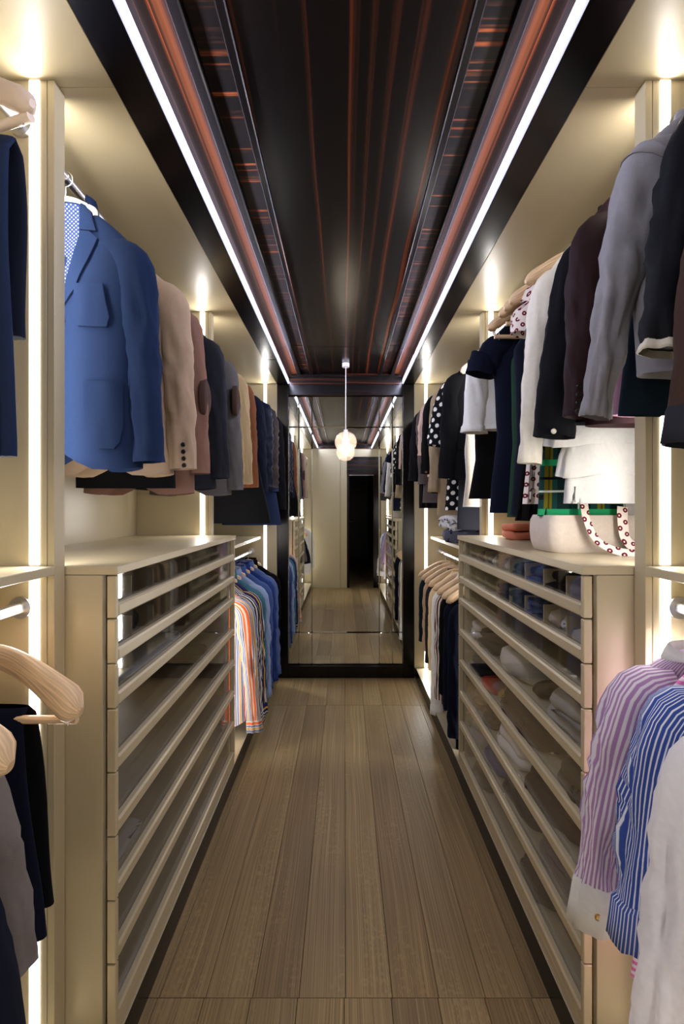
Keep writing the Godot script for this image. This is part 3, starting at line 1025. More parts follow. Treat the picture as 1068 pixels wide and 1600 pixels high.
func cloth_materials() -> void:
	M("inner_dark", rgb(26, 26, 30), 0.9, 0.0, 0.2)
	cloth("blue_wool", rgb(25, 40, 70))
	cloth("tan", rgb(168, 144, 120))
	cloth("brown_pink", rgb(126, 94, 80))
	cloth("patch_brown", rgb(72, 54, 46))
	cloth("charcoal", rgb(38, 39, 46))
	cloth("grey_wool", rgb(98, 94, 92))
	cloth("sand", rgb(176, 152, 112))
	cloth("rust", rgb(116, 70, 44))
	cloth("navy", rgb(22, 26, 41))
	cloth("puffer_brown", rgb(58, 48, 46), 0.4, 0.55)
	cloth("puffer_navy", rgb(21, 26, 44), 0.4, 0.5)
	cloth("black", rgb(12, 12, 14))
	cloth("black_soft", rgb(17, 17, 21), 0.4)
	cloth("denim", rgb(40, 52, 82))
	cloth("dark_denim", rgb(28, 40, 66))
	cloth("lightblue", rgb(150, 168, 206))
	cloth("midblue", rgb(72, 94, 150))
	cloth("royal", rgb(44, 64, 130))
	cloth("chambray", rgb(92, 114, 166))
	cloth("white", rgb(238, 237, 232))
	cloth("offwhite", rgb(226, 220, 206))
	cloth("soft_white", rgb(186, 185, 182))
	cloth("maroon", rgb(40, 22, 24), 0.3, 0.6)
	cloth("grey_knit", rgb(136, 134, 138), 0.5)
	cloth("mauve", rgb(150, 112, 130))
	cloth("night", rgb(14, 18, 36))
	cloth("green", rgb(28, 58, 40))
	cloth("trench", rgb(158, 138, 110))
	cloth("blush_fur", rgb(196, 166, 152), 0.8)
	cloth("taupe", rgb(84, 74, 72), 0.5)
	cloth("cream_cloth", rgb(232, 208, 158))
	cloth("camel", rgb(190, 158, 122))
	cloth("beige_trim", rgb(206, 198, 180))
	cloth("bag_canvas", rgb(214, 202, 190), 0.15)
	cloth("salmon", rgb(206, 122, 94))
	cloth("teal_dark", rgb(22, 34, 44))
	cloth("dark_brown", rgb(58, 42, 36))
	cloth("red", rgb(190, 52, 44))
	cloth("linen_grey", rgb(172, 168, 164))
	cloth("steel_blue", rgb(70, 84, 128))
	cloth("olive", rgb(86, 78, 58))
	var W := rgb(206, 204, 204)
	var m := pattern("stripe_orange", stripe_img([[3, W], [5, rgb(222, 104, 52)], [2, W], [3, rgb(98, 112, 150)], [2, W], [3, rgb(216, 162, 76)], [2, W], [4, rgb(128, 142, 178)], [2, W], [2, rgb(80, 76, 92)], [2, W], [4, rgb(222, 120, 70)], [2, rgb(214, 196, 170)]]), Vector2(0.085, 0.1))
	pattern("stripe_orange_cuff", stripe_img([[3, W], [5, rgb(222, 104, 52)], [2, W], [3, rgb(98, 112, 150)], [2, W], [3, rgb(216, 162, 76)], [2, W], [4, rgb(128, 142, 178)], [2, W], [3, rgb(90, 96, 130)]], true), Vector2(0.1, 0.075))
	pattern("stripe_bw", stripe_img([[4, W], [4, rgb(34, 32, 42)]]), Vector2(0.017, 0.1))
	pattern("stripe_bw_cuff", stripe_img([[4, W], [4, rgb(34, 32, 42)]], true), Vector2(0.1, 0.017))
	pattern("stripe_navy_gold", stripe_img([[16, rgb(36, 40, 84)], [3, rgb(212, 164, 70)], [5, rgb(36, 40, 84)], [3, W]]), Vector2(0.075, 0.1))
	pattern("stripe_navy_gold_cuff", stripe_img([[10, rgb(36, 40, 84)], [4, rgb(212, 164, 70)], [6, rgb(36, 40, 84)], [3, W]], true), Vector2(0.1, 0.06))
	pattern("stripe_lilac", stripe_img([[5, rgb(232, 226, 234)], [5, rgb(178, 138, 186)]]), Vector2(0.0105, 0.1))
	pattern("stripe_pink", stripe_img([[5, rgb(244, 226, 236)], [5, rgb(232, 126, 190)]], true), Vector2(0.1, 0.0135))
	pattern("stripe_blue", stripe_img([[6, rgb(58, 82, 158)], [3, rgb(224, 228, 238)]]), Vector2(0.0076, 0.1))
	pattern("stripe_blue_fine", stripe_img([[6, rgb(66, 88, 158)], [3, rgb(214, 220, 234)]]), Vector2(0.0075, 0.1))
	pattern("stripe_brown", stripe_img([[5, rgb(230, 222, 210)], [5, rgb(92, 54, 50)]]), Vector2(0.021, 0.1))
	pattern("check_teal", dot_img(rgb(46, 92, 110), rgb(120, 164, 176), 0.17, 0.0, 16), Vector2(0.012, 0.012))
	pattern("gingham", dot_img(rgb(40, 56, 104), rgb(150, 160, 184), 0.2, 0.0, 16), Vector2(0.0105, 0.0105))
	pattern("polka", dot_img(rgb(18, 18, 20), rgb(236, 234, 228), 0.2, 0.0, 48), Vector2(0.062, 0.062))
	pattern("ring_dots", dot_img(rgb(222, 210, 202), rgb(96, 28, 40), 0.2, 0.06, 64), Vector2(0.038, 0.038))
	var im := Image.create_empty(96, 96, false, Image.FORMAT_RGB8)
	im.fill(rgb(24, 66, 62))
	for r in [[0, 0, 22, 96, rgb(18, 40, 40)], [30, 0, 14, 96, rgb(112, 104, 30)], [34, 0, 3, 96, rgb(70, 66, 16)], [58, 0, 16, 96, rgb(14, 22, 24)], [80, 0, 4, 96, rgb(206, 214, 206)]]:
		im.fill_rect(Rect2i(r[0], r[1], r[2], r[3]), r[4])
	for r in [[0, 10, 96, 12, rgb(44, 164, 104)], [0, 44, 96, 5, rgb(12, 16, 18)], [0, 70, 60, 4, rgb(214, 220, 212)], [44, 78, 40, 10, rgb(18, 22, 22)], [12, 24, 16, 12, rgb(20, 24, 26)]]:
		im.fill_rect(Rect2i(r[0], r[1], r[2], r[3]), r[4])
	pattern("plaid", im, Vector2(0.16, 0.16))
	im = Image.create_empty(64, 64, false, Image.FORMAT_RGB8)
	im.fill(rgb(206, 206, 210))
	var rg := RandomNumberGenerator.new()
	rg.seed = 8
	for k in 46:
		im.fill_rect(Rect2i(rg.randi_range(0, 60), rg.randi_range(0, 60), rg.randi_range(1, 9), rg.randi_range(1, 5)), rgb(40, 42, 56) if k % 3 else rgb(240, 240, 242))
	pattern("print_bw", im, Vector2(0.12, 0.12))
	pattern("print_dark", im, Vector2(0.2, 0.2)).albedo_color = rgb(96, 98, 112)
	pattern("print_gold", im, Vector2(0.06, 0.06)).albedo_color = rgb(214, 178, 110)
	cloth("patch_orange", rgb(168, 112, 70))
	cloth("taupe_grey", rgb(120, 112, 108))
	cloth("quilt_black", rgb(15, 16, 21), 0.3, 0.7)
	m = M("pale_beech", rgb(226, 206, 186), 0.45)
	# sheer cloth lets the strip light through
	m = cloth("sheer_white", rgb(255, 254, 255), 0.1)
	m.transparency = BaseMaterial3D.TRANSPARENCY_ALPHA
	m.albedo_color.a = 0.86
	m.backlight_enabled = true
	m.backlight = Color(0.95, 0.94, 0.96)

func garments_upper_left() -> void:
	cloth_materials()
	NZ.seed = 12
	NZ.frequency = 1.0
	NZ.fractal_octaves = 2
	var B := {"style": "blazer", "hw": 0.178, "sw": 0.058, "sl": 0.59, "drop": 0.09, "len": 0.715, "cuffr": 0.045, "swing": 0.036, "chest": 0.195, "waist": 0.188, "hem": 0.2, "dep": 0.052, "amp": 0.005, "samp": 0.0065, "both": true, "hemc": 0.055, "hems": 0.012}
	var g := "jackets on the upper rail past the partition"
	var t: Node3D
	garment("blazer", "bright blue wool blazer with patch pockets and a checked lining", "jacket", -1, 1.25, UPPER, mats.blue_wool, B.merged({"patch_pockets": true, "lining": mats.gingham, "seed": 5}, true), g)
	hanger("pale wooden hanger inside the bright blue blazer", -1, 1.232, UPPER, {"mat": mats.pale_wood, "hw": 0.085, "bow": 0.0, "drop": 0.03, "bar_w": 0.06, "bar_drop": 0.075, "endt": 0.012})
	t = garment("jacket", "tan cotton jacket with dark cuff buttons behind the blue blazer", "jacket", -1, 1.478, UPPER, mats.tan, B.merged({"cuff_buttons": 4, "seed": 9, "hw": 0.195}, true), g)
	garment("shirt", "black shirt tail hanging below the tan jacket", "shirt", -1, 1.57, UPPER, mats.black, {"sl": 0.0, "len": 0.745, "hw": 0.16, "dep": 0.03, "hem": 0.17})
	t = garment("jacket", "brown cotton jacket with a dark elbow patch", "jacket", -1, 1.68, UPPER, mats.brown_pink, B.merged({"len": 0.77, "seed": 15}, true), g)
	elbow_patch(t, mats.patch_brown, 0.252, -0.41, 0.0)
	garment("jacket", "dark charcoal jacket next to the brown elbow-patch jacket", "jacket", -1, 1.97, UPPER, mats.charcoal, B.merged({"len": 0.74, "seed": 21}, true), g)
	t = garment("jacket", "grey jacket with an elbow patch, past the dark charcoal one", "jacket", -1, 2.235, UPPER, mats.grey_wool, B.merged({"len": 0.76, "seed": 27, "sl": 0.63}, true), g)
	elbow_patch(t, mats.patch_brown, 0.247, -0.3, 0.05)
	garment("jacket", "sand coloured jacket beyond the grey elbow-patch jacket", "jacket", -1, 2.46, UPPER, mats.sand, B.merged({"seed": 31, "len": 0.70}, true), g)
	garment("jacket", "rust brown jacket squeezed behind the sand coloured one", "jacket", -1, 2.64, UPPER, mats.rust, B.merged({"seed": 33, "len": 0.70, "sl": 0.6}, true), g)
	garment("dress", "black straight dress hanging lower than the jackets", "dress", -1, 2.77, UPPER, mats.black, {"sl": 0.0, "len": 0.91, "hw": 0.15, "hem": 0.19, "chest": 0.15, "waist": 0.165, "dep": 0.035, "cx": 0.12, "style": "neck"})
	garment("jacket", "navy blue jacket before the quilted jackets near the mirror", "jacket", -1, 2.95, UPPER, mats.navy, B.merged({"seed": 41, "sl": 0.62, "len": 0.7}, true), g)
	garment("jacket", "shiny navy quilted jacket near the mirror", "jacket", -1, 3.16, UPPER, mats.puffer_navy, {"sl": 0.58, "len": 0.66, "hw": 0.19, "sw": 0.068, "cuffr": 0.05, "dep": 0.06, "quilt": 0.012, "quilt_h": 0.06, "style": "high", "both": true}, g)
	garment("jacket", "dark brown quilted jacket beside the mirror", "jacket", -1, 3.38, UPPER, mats.puffer_brown, {"sl": 0.58, "len": 0.68, "hw": 0.195, "sw": 0.07, "cuffr": 0.052, "dep": 0.06, "quilt": 0.013, "quilt_h": 0.055, "style": "high", "both": true, "swing": 0.02}, g)
	garment("coat", "long blue denim coat showing below the quilted jackets", "coat", -1, 3.52, UPPER, mats.denim, {"sl": 0.6, "len": 0.95, "hw": 0.18, "hem": 0.23, "dep": 0.035, "both": true, "cx": 0.04}, g)
	garment("coat", "black coat pressed against the mirror frame", "coat", -1, 3.63, UPPER, mats.black_soft, {"sl": 0.74, "len": 0.92, "hw": 0.2, "sw": 0.066, "dep": 0.035, "swing": 0.05, "both": true}, g)

func elbow_patch(t: Node3D, mat: Material, x: float, y: float, z: float) -> void:
	var rings := []
	for q in [[1.0, -0.02], [1.0, -0.003], [0.85, 0.001], [0.4, 0.003]]:
		var r := PackedVector3Array()
		for i in 20:
			var w := TAU * i / 20
			r.append(Vector3(x + q[1] - 0.012 * (1.0 - cos(sin(w) * 0.8)), y + sin(w) * 0.072 * q[0], z + cos(w) * 0.042 * q[0]))
		rings.append(r)
	put("elbow_patch", MB.new().loft(rings), mat, t)

func garments_lower_left() -> void:
	var S := {"style": "shirt", "hw": 0.195, "sw": 0.06, "sl": 0.665, "drop": 0.085, "len": 0.80, "cuffr": 0.04, "swing": 0.03, "dep": 0.036, "amp": 0.005, "samp": 0.009, "cuffh": 0.062, "flat": 0.66, "hems": 0.05}
	var g := "long-sleeved shirts on the lower rail before the mirror"
	var list := [
		[2.56, "stripe_orange", "orange, blue and white striped shirt, nearest the drawer chest", "stripe_orange_cuff", 0.05],
		[2.67, "stripe_bw", "black and white finely striped shirt behind the orange striped one", "stripe_bw_cuff", 0.045],
		[2.78, "stripe_navy_gold", "navy shirt with gold and white stripes", "stripe_navy_gold_cuff", 0.045],
		[2.89, "check_teal", "teal shirt with a small dotted check", "check_teal", 0.03],
		[3.02, "lightblue", "pale blue shirt between the teal check and the deeper blue shirts", "lightblue", 0.035],
		[3.16, "midblue", "medium blue shirt after the pale blue one", "midblue", 0.02],
		[3.30, "royal", "deep royal blue shirt among the plain blue shirts", "royal", 0.03],
		[3.43, "chambray", "washed chambray blue shirt with a broad cuff, before the black one", "chambray", 0.035],
		[3.58, "black", "black shirt on the lower rail next to the mirror frame", "black", 0.01]]
	for k in list.size():
		var e: Array = list[k]
		garment("shirt", e[2], "shirt", -1, e[0], LOWER, mats[e[1]], S.merged({"cuff": mats[e[3]], "swing": e[4], "seed": 50 + k * 3}, true), g)
		hanger("wooden hanger inside the %s" % ["orange striped shirt", "black and white striped shirt", "gold-striped navy shirt", "teal check shirt", "pale blue shirt", "medium blue shirt", "royal blue shirt", "chambray shirt", "black shirt by the mirror"][k], -1, e[0], LOWER, {"hw": 0.10, "bar": false, "drop": 0.03, "endt": 0.012, "bow": 0.0}, "hangers inside the lower shirts")

func garments_near_left() -> void:
	hanger("pale hanger with trouser bar carrying folded jeans by the light strip", -1, 0.885, UPPER, {"yaw": -0.28, "drop": 0.10, "bar_drop": 0.012, "hw": 0.215, "bar_w": 0.2, "mat": mats.pale_beech, "endt": 0.02, "bow": 0.02})
	hanger("pale hanger in front of the hanger with the jeans", -1, 0.745, UPPER, {"yaw": -0.2, "drop": 0.10, "hw": 0.22, "mat": mats.pale_beech, "bar": false})
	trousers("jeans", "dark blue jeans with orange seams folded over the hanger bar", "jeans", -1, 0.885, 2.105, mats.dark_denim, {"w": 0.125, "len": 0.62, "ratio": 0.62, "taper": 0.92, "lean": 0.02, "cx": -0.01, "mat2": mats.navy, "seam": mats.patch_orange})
	hanger("large contoured wooden hanger with trouser bar under the shelf", -1, 0.95, NEARLOW, {"endt": 0.03, "endh": 0.034, "hw": 0.222, "drop": 0.105, "bar_w": 0.205, "bar_drop": 0.022, "bow": 0.03})
	hanger("wooden hanger holding the grey and navy shirts under the shelf", -1, 0.765, NEARLOW, {"endt": 0.03, "endh": 0.034, "hw": 0.215, "drop": 0.11, "bar": false})
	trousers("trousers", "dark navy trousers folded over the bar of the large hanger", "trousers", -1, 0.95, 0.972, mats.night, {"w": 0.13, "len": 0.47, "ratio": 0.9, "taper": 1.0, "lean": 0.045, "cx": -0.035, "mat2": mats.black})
	garment("shirt", "grey shirt under the near wooden hanger", "shirt", -1, 0.80, NEARLOW, mats.taupe_grey, {"hang": 0.12, "hw": 0.112, "chest": 0.12, "sl": 0.36, "sw": 0.05, "cuffr": 0.054, "len": 0.42, "swing": 0.045, "dep": 0.03})
	garment("shirt", "navy shirt in front of the grey shirt, low by the light strip", "shirt", -1, 0.70, NEARLOW, mats.navy, {"hang": 0.12, "hw": 0.13, "chest": 0.14, "sl": 0.40, "sw": 0.05, "cuffr": 0.062, "len": 0.45, "swing": 0.07, "dep": 0.035})
	garment("shirt", "white shirt in the near bay, seen only in the mirror", "shirt", -1, -0.12, NEARLOW, mats.white, {"hang": 0.08, "hw": 0.19, "sl": 0.62, "len": 0.8, "style": "shirt", "swing": 0.03})

func garments_upper_right() -> void:
	var t: Node3D
	var g := "women's tops on the upper rail past the partition"
	garment("jacket", "dark red-brown jacket sleeve with a banded hem, nearest on the upper rail", "jacket", 1, 0.725, UPPER, mats.dark_brown, {"hw": 0.15, "sl": 0.565, "len": 0.7, "sw": 0.05, "cuffr": 0.05, "cuff": mats.charcoal, "cuffh": 0.055, "style": "neck", "swing": 0.06, "both": true})
	garment("jacket", "black quilted jacket with pale trim on the cuff", "jacket", 1, 0.865, UPPER, mats.quilt_black, {"hw": 0.115, "sl": 0.43, "len": 0.6, "sw": 0.06, "cuffr": 0.046, "cuff": mats.beige_trim, "cuffh": 0.014, "cuffw": 1.08, "quilt": 0.006, "quilt_h": 0.035, "style": "neck", "swing": 0.055, "both": true, "hang": 0.06})
	t = garment("sweater", "grey knitted sweater hanging in front of the partition", "sweater", 1, 0.985, UPPER, mats.grey_knit, {"hw": 0.132, "sl": 0.55, "len": 0.555, "sw": 0.06, "cuffr": 0.028, "drop": 0.058, "hang": 0.05, "swing": 0.10, "style": "neck", "both": true, "samp": 0.009, "chest": 0.15, "waist": 0.15, "hem": 0.145, "cuff": mats.grey_knit, "cuffh": 0.03, "cuffw": 1.04, "dep": 0.034, "seam": true})
	garment("sleeveless_blouse", "black sleeveless top showing under the grey sweater", "top", 1, 1.047, UPPER, mats.teal_dark, {"hw": 0.13, "sl": 0.0, "len": 0.60, "chest": 0.135, "hem": 0.15, "dep": 0.015, "amp": 0.003})
	garment("sleeveless_blouse", "mauve top edge between the grey sweater and the maroon shirt", "top", 1, 1.145, UPPER, mats.mauve, {"hw": 0.10, "sl": 0.0, "len": 0.58, "chest": 0.1, "hem": 0.11, "dep": 0.022})
	garment("shirt", "dark maroon silk shirt with buttoned sleeve", "shirt", 1, 1.205, UPPER, mats.maroon, {"hw": 0.125, "sl": 0.52, "len": 0.62, "sw": 0.056, "cuffr": 0.036, "swing": 0.04, "hang": 0.055, "drop": 0.07, "cuff_buttons": 4, "style": "neck", "both": true, "dep": 0.035}, g)
	garment("shirt", "black shirt with wide flared cuffs beside the maroon shirt", "shirt", 1, 1.285, UPPER, mats.black_soft, {"hw": 0.13, "sl": 0.545, "len": 0.6, "sw": 0.05, "cuffr": 0.056, "swing": 0.06, "hang": 0.055, "style": "neck", "cuff_buttons": 1, "button_mat": mats.button_pale, "both": true, "dep": 0.03}, g)
	garment("dress", "white dress with ruffled tiers above the counter bag", "dress", 1, 1.357, UPPER, mats.soft_white, {"hw": 0.12, "sl": 0.0, "len": 0.80, "chest": 0.115, "waist": 0.11, "hem": 0.125, "dep": 0.032, "flare": 0.008, "pleats": 5.0, "style": "neck", "n": 48})
	var w := get_node("dress_001") as Node3D
	for q in [[-0.53, 0.16, 0.10, 0.025], [-0.60, 0.13, 0.12, 0.02]]:
		ruffle(w, q[0], q[1], q[2], q[3], mats.soft_white)
	garment("blouse", "white silk blouse with a long pale sleeve", "blouse", 1, 1.43, UPPER, mats.offwhite, {"hw": 0.14, "sl": 0.545, "len": 0.63, "sw": 0.056, "cuffr": 0.036, "swing": 0.055, "hang": 0.065, "style": "neck", "both": true, "cuff": mats.offwhite, "cuffh": 0.05, "dep": 0.03}, g)
	garment("skirt_dress", "green, black and yellow plaid dress behind the white ruffles", "dress", 1, 1.497, UPPER, mats.plaid, {"hw": 0.12, "sl": 0.0, "len": 0.84, "chest": 0.13, "waist": 0.13, "hem": 0.14, "dep": 0.034, "flare": 0.008, "pleats": 6.0, "n": 48})
	garment("dress", "pale dress printed with dark red ring dots", "dress", 1, 1.565, UPPER, mats.ring_dots, {"hw": 0.135, "sl": 0.16, "len": 0.835, "sw": 0.05, "chest": 0.15, "waist": 0.14, "hem": 0.168, "dep": 0.032, "flare": 0.008, "pleats": 7.0, "hang": 0.045, "style": "neck", "n": 48, "cuffr": 0.05})
	for e in [[1.46, "beech hanger over the red ring-dot dress"], [1.60, "second beech hanger behind the ring-dot dress"], [1.655, "middle beech hanger over the black dresses"], [1.71, "beech hanger with a hanging hook beside the navy dress"], [1.84, "beech hanger in the neck of the navy dress"]]:
		hanger(e[1], 1, e[0], UPPER, {"hw": 0.205, "drop": 0.10, "bar_drop": 0.03, "bar_w": 0.175, "bow": 0.015}, "beech hangers over the dresses")
	garment("dress", "black pleated dress between the hangers and the white blouse", "dress", 1, 1.64, UPPER, mats.black, {"hang": 0.2, "hw": 0.13, "sl": 0.0, "len": 0.74, "chest": 0.13, "hem": 0.16, "dep": 0.03, "flare": 0.008, "pleats": 11.0, "n": 60})
	garment("dress", "very dark blue dress next to the black pleated dress", "dress", 1, 1.715, UPPER, mats.navy, {"hang": 0.2, "hw": 0.14, "sl": 0.0, "len": 0.72, "chest": 0.14, "hem": 0.15, "dep": 0.03})
	garment("skirt", "dark green dress hem beside the navy dress", "dress", 1, 1.79, UPPER, mats.green, {"hang": 0.22, "hw": 0.12, "sl": 0.0, "len": 0.71, "chest": 0.12, "hem": 0.14, "dep": 0.03, "flare": 0.006})
	garment("dress", "navy blue dress with short cap sleeves", "dress", 1, 1.89, UPPER, mats.night, {"hang": 0.135, "neck": 0.11, "hw": 0.18, "drop": 0.07, "sl": 0.13, "sw": 0.06, "cuffr": 0.062, "swing": 0.035, "len": 0.78, "chest": 0.165, "waist": 0.145, "hem": 0.175, "dep": 0.045, "samp": 0.004, "both": true})
	garment("blouse", "white blouse with a fringed lace sleeve", "blouse", 1, 2.13, UPPER, mats.white, {"hw": 0.15, "sl": 0.34, "len": 0.45, "sw": 0.056, "cuffr": 0.054, "swing": 0.02, "dep": 0.035, "fringe": true, "cuff": mats.white, "cuffh": 0.03, "cuffw": 1.12})
	garment("skirt", "black skirt panel below the lace sleeve", "skirt", 1, 2.24, UPPER, mats.black, {"hang": 0.3, "hw": 0.13, "sl": 0.0, "len": 0.55, "chest": 0.14, "hem": 0.17, "dep": 0.03})
	g = "coats and dresses on the upper rail near the mirror"
	garment("trousers", "white trousers hanging beside the black blazer", "trousers", 1, 2.42, UPPER, mats.offwhite, {"hang": 0.4, "hw": 0.13, "sl": 0.0, "len": 0.49, "chest": 0.14, "hem": 0.15, "dep": 0.015, "amp": 0.003})
	garment("blazer", "black blazer with wide lapels past the drawer chest", "jacket", 1, 2.50, UPPER, mats.black_soft, {"style": "blazer", "hw": 0.18, "sw": 0.058, "sl": 0.56, "len": 0.66, "cuffr": 0.05, "swing": 0.03, "both": true}, g)
	hanger("pale wooden hanger in the black blazer", 1, 2.49, UPPER, {"mat": mats.pale_beech, "hw": 0.15, "bar": false, "endt": 0.015})
	garment("trousers", "dark grey trousers between the polka dots and the blazer", "trousers", 1, 2.58, UPPER, mats.charcoal, {"hang": 0.4, "hw": 0.13, "sl": 0.0, "len": 0.62, "chest": 0.14, "hem": 0.14, "dep": 0.02})
	garment("dress", "black dress with white polka dots", "dress", 1, 2.68, UPPER, mats.polka, {"hw": 0.18, "sl": 0.36, "sw": 0.06, "cuffr": 0.066, "swing": 0.045, "len": 0.83, "chest": 0.165, "hem": 0.19, "dep": 0.04, "style": "neck"}, g)
	garment("coat", "beige trench coat behind the polka-dot dress", "coat", 1, 2.84, UPPER, mats.trench, {"hw": 0.185, "sl": 0.56, "len": 0.86, "sw": 0.06, "swing": 0.02, "hem": 0.2, "dep": 0.04, "style": "high", "cuff": mats.trench}, g)
	garment("coat", "black coat with a gold cuff button", "coat", 1, 3.0, UPPER, mats.black, {"hw": 0.195, "sl": 0.5, "len": 0.72, "sw": 0.062, "swing": 0.035, "cuff_buttons": 1, "button_mat": mats.brass, "style": "high"}, g)
	garment("coat", "blush pink fur-like coat between two black coats", "coat", 1, 3.2, UPPER, mats.blush_fur, {"hw": 0.185, "sl": 0.36, "len": 0.6, "sw": 0.066, "swing": 0.03, "amp": 0.012, "samp": 0.01}, g)
	garment("coat", "taupe wool coat near the mirror", "coat", 1, 3.34, UPPER, mats.taupe, {"hw": 0.19, "sl": 0.55, "len": 0.78, "sw": 0.062, "style": "high", "swing": 0.0}, g)
	garment("coat", "black coat with a furry hem, last before the mirror", "coat", 1, 3.50, UPPER, mats.black_soft, {"hw": 0.19, "sl": 0.52, "len": 0.82, "sw": 0.066, "swing": 0.05, "hem": 0.2, "flare": 0.012, "pleats": 17.0}, g)

func ruffle(t: Node3D, y: float, r: float, h: float, amp: float, mat: Material) -> void:
	var rings := []
	for q in [[0.75, 0.0], [0.95, -0.15], [1.05, -0.5], [1.1, -1.0], [1.06, -1.0]]:
		var ring := PackedVector3Array()
		for i in 72:
			var w := TAU * i / 72
			var k: float = 1.0 + amp * 3.0 * sin(w * 9.0) * -q[1]
			ring.append(Vector3(cos(w) * r * q[0] * k, y + q[1] * h + 0.006 * sin(w * 3.0), sin(w) * 0.032 * q[0] * k))
		rings.append(ring)
	put("ruffle", MB.new().loft(rings, false, false), mat, t)

func garments_lower_right() -> void:
	var g := "clothes on the lower rail behind the drawer chest"
	var S := {"hw": 0.165, "sw": 0.05, "sl": 0.60, "drop": 0.08, "cuffr": 0.042, "swing": 0.012, "dep": 0.03, "style": "neck"}
	for e in [
		[2.47, "night", "dark blue long garment next to the drawer chest, lower rail", 0.92, 0.72],
		[2.58, "night", "navy cardigan with its sleeve hanging free on the lower rail", 0.72, 0.62],
		[2.70, "black", "black knit top between the navy cardigan and the striped shirt", 0.72, 0.58],
		[2.82, "stripe_brown", "brown and white striped shirt on the lower rail", 0.78, 0.66],
		[2.93, "white", "long white shirt next to the brown striped one", 0.82, 0.74],
		[3.04, "cream_cloth", "pale yellow blouse beside the long white shirt", 0.72, 0.56],
		[3.15, "charcoal", "charcoal cardigan behind the pale yellow blouse", 0.7, 0.55],
		[3.26, "camel", "camel knit top under the bare hangers", 0.66, 0.5],
		[3.42, "teal_dark", "dark frilled top nearest the mirror on the lower rail", 0.6, 0.48]]:
		garment("hanging_shirt" if "shirt" in e[2] else "hanging_knit", e[2], "clothes", 1, e[0], LOWER, mats[e[1]], S.merged({"len": e[3], "sl": e[4], "flare": 0.008 if e[1] == "teal_dark" else 0.0, "pleats": 14.0, "cuff": mats.white if e[1] == "white" else null}, true), g)
	var names_ := ["above the navy cardigan", "above the black knit top", "above the striped shirt", "above the white shirt", "above the pale yellow blouse", "above the charcoal cardigan", "above the camel top", "above the frilled top"]
	for k in 8:
		hanger("contoured beech hanger %s" % names_[k], 1, [2.55, 2.67, 2.80, 2.93, 3.08, 3.22, 3.36, 3.50][k], LOWER, {"hw": 0.212, "drop": 0.095, "endt": 0.026, "bar": false, "bow": 0.02}, "beech hangers on the lower rail")

func garments_near_right() -> void:
	garment("shirt", "lilac and white striped shirt with a white cuff", "shirt", 1, 1.0, NEARLOW, mats.stripe_lilac, {"hang": 0.085, "collar_h": 0.016, "style": "shirt", "hw": 0.15, "sl": 0.445, "sw": 0.064, "cuffr": 0.044, "swing": 0.075, "len": 0.52, "cuff": mats.white, "cuffh": 0.095, "cuffw": 1.06, "drop": 0.05, "collar_mat": mats.white, "samp": 0.012, "dep": 0.026, "cuff_buttons": 1, "button_mat": mats.brass, "both": true})
	garment("shirt", "bright pink striped shirt tail between the lilac and blue striped shirts", "shirt", 1, 0.945, NEARLOW, mats.stripe_pink, {"hang": 0.105, "hw": 0.14, "sl": 0.0, "len": 0.635, "chest": 0.17, "hem": 0.185, "dep": 0.02})
	garment("shirt", "blue and white striped shirt with a rolled sleeve", "shirt", 1, 0.88, NEARLOW, mats.stripe_blue, {"hang": 0.085, "collar_h": 0.016, "style": "shirt", "hw": 0.165, "sl": 0.38, "sw": 0.062, "cuffr": 0.05, "swing": 0.04, "len": 0.5, "cuff": mats.stripe_blue_fine, "cuffh": 0.075, "cuffw": 1.16, "drop": 0.05, "samp": 0.014, "dep": 0.028, "both": true})
	garment("blouse", "sheer white blouse with a gathered cuff, nearest on the lower rail", "blouse", 1, 0.775, NEARLOW, mats.sheer_white, {"hw": 0.18, "sl": 0.58, "sw": 0.062, "cuffr": 0.05, "swing": 0.055, "len": 0.75, "drop": 0.08, "samp": 0.008, "gather": 0.006, "sn": 48, "dep": 0.03, "cuff": mats.sheer_white, "cuffh": 0.035, "cuffw": 0.85, "both": true})

func folded(nm: String, label: String, cat: String, c: Vector3, s: Vector3, mat: Material, layers := 3, group := "", turn := 0.0, rough := 0.012) -> Node3D:
	# a folded piece of clothing: soft layers lying one on the other
	var t := thing(nm, label, cat, c, turn, group)
	var h := s.y / layers
	for k in layers:
		var rings := []
		var rr := 1.0 - 0.05 * (k % 2) - 0.03 * k
		for q in [[0.80, 0.0], [0.96, 0.14], [1.0, 0.5], [0.96, 0.86], [0.8, 1.0]]:
			var r := PackedVector3Array()
			for i in 40:
				var w := TAU * i / 40
				var x: float = signf(cos(w)) * pow(absf(cos(w)), 0.45) * s.x * 0.5 * q[0] * rr
				var z: float = signf(sin(w)) * pow(absf(sin(w)), 0.45) * s.z * 0.5 * q[0] * rr
				var n := NZ.get_noise_3d(x * 9.0 + c.z * 31.0, z * 9.0 + k * 4.0, c.y * 17.0) * rough
				r.append(Vector3(x + n, h * (k + q[1]) * 1.0 + n * 0.5, z + NZ.get_noise_3d(z * 12.0 + 4.0, x * 12.0, c.z * 20.0 + k) * rough))
			rings.append(r)
		put("fold", MB.new().loft(rings), mat, t)
	return t

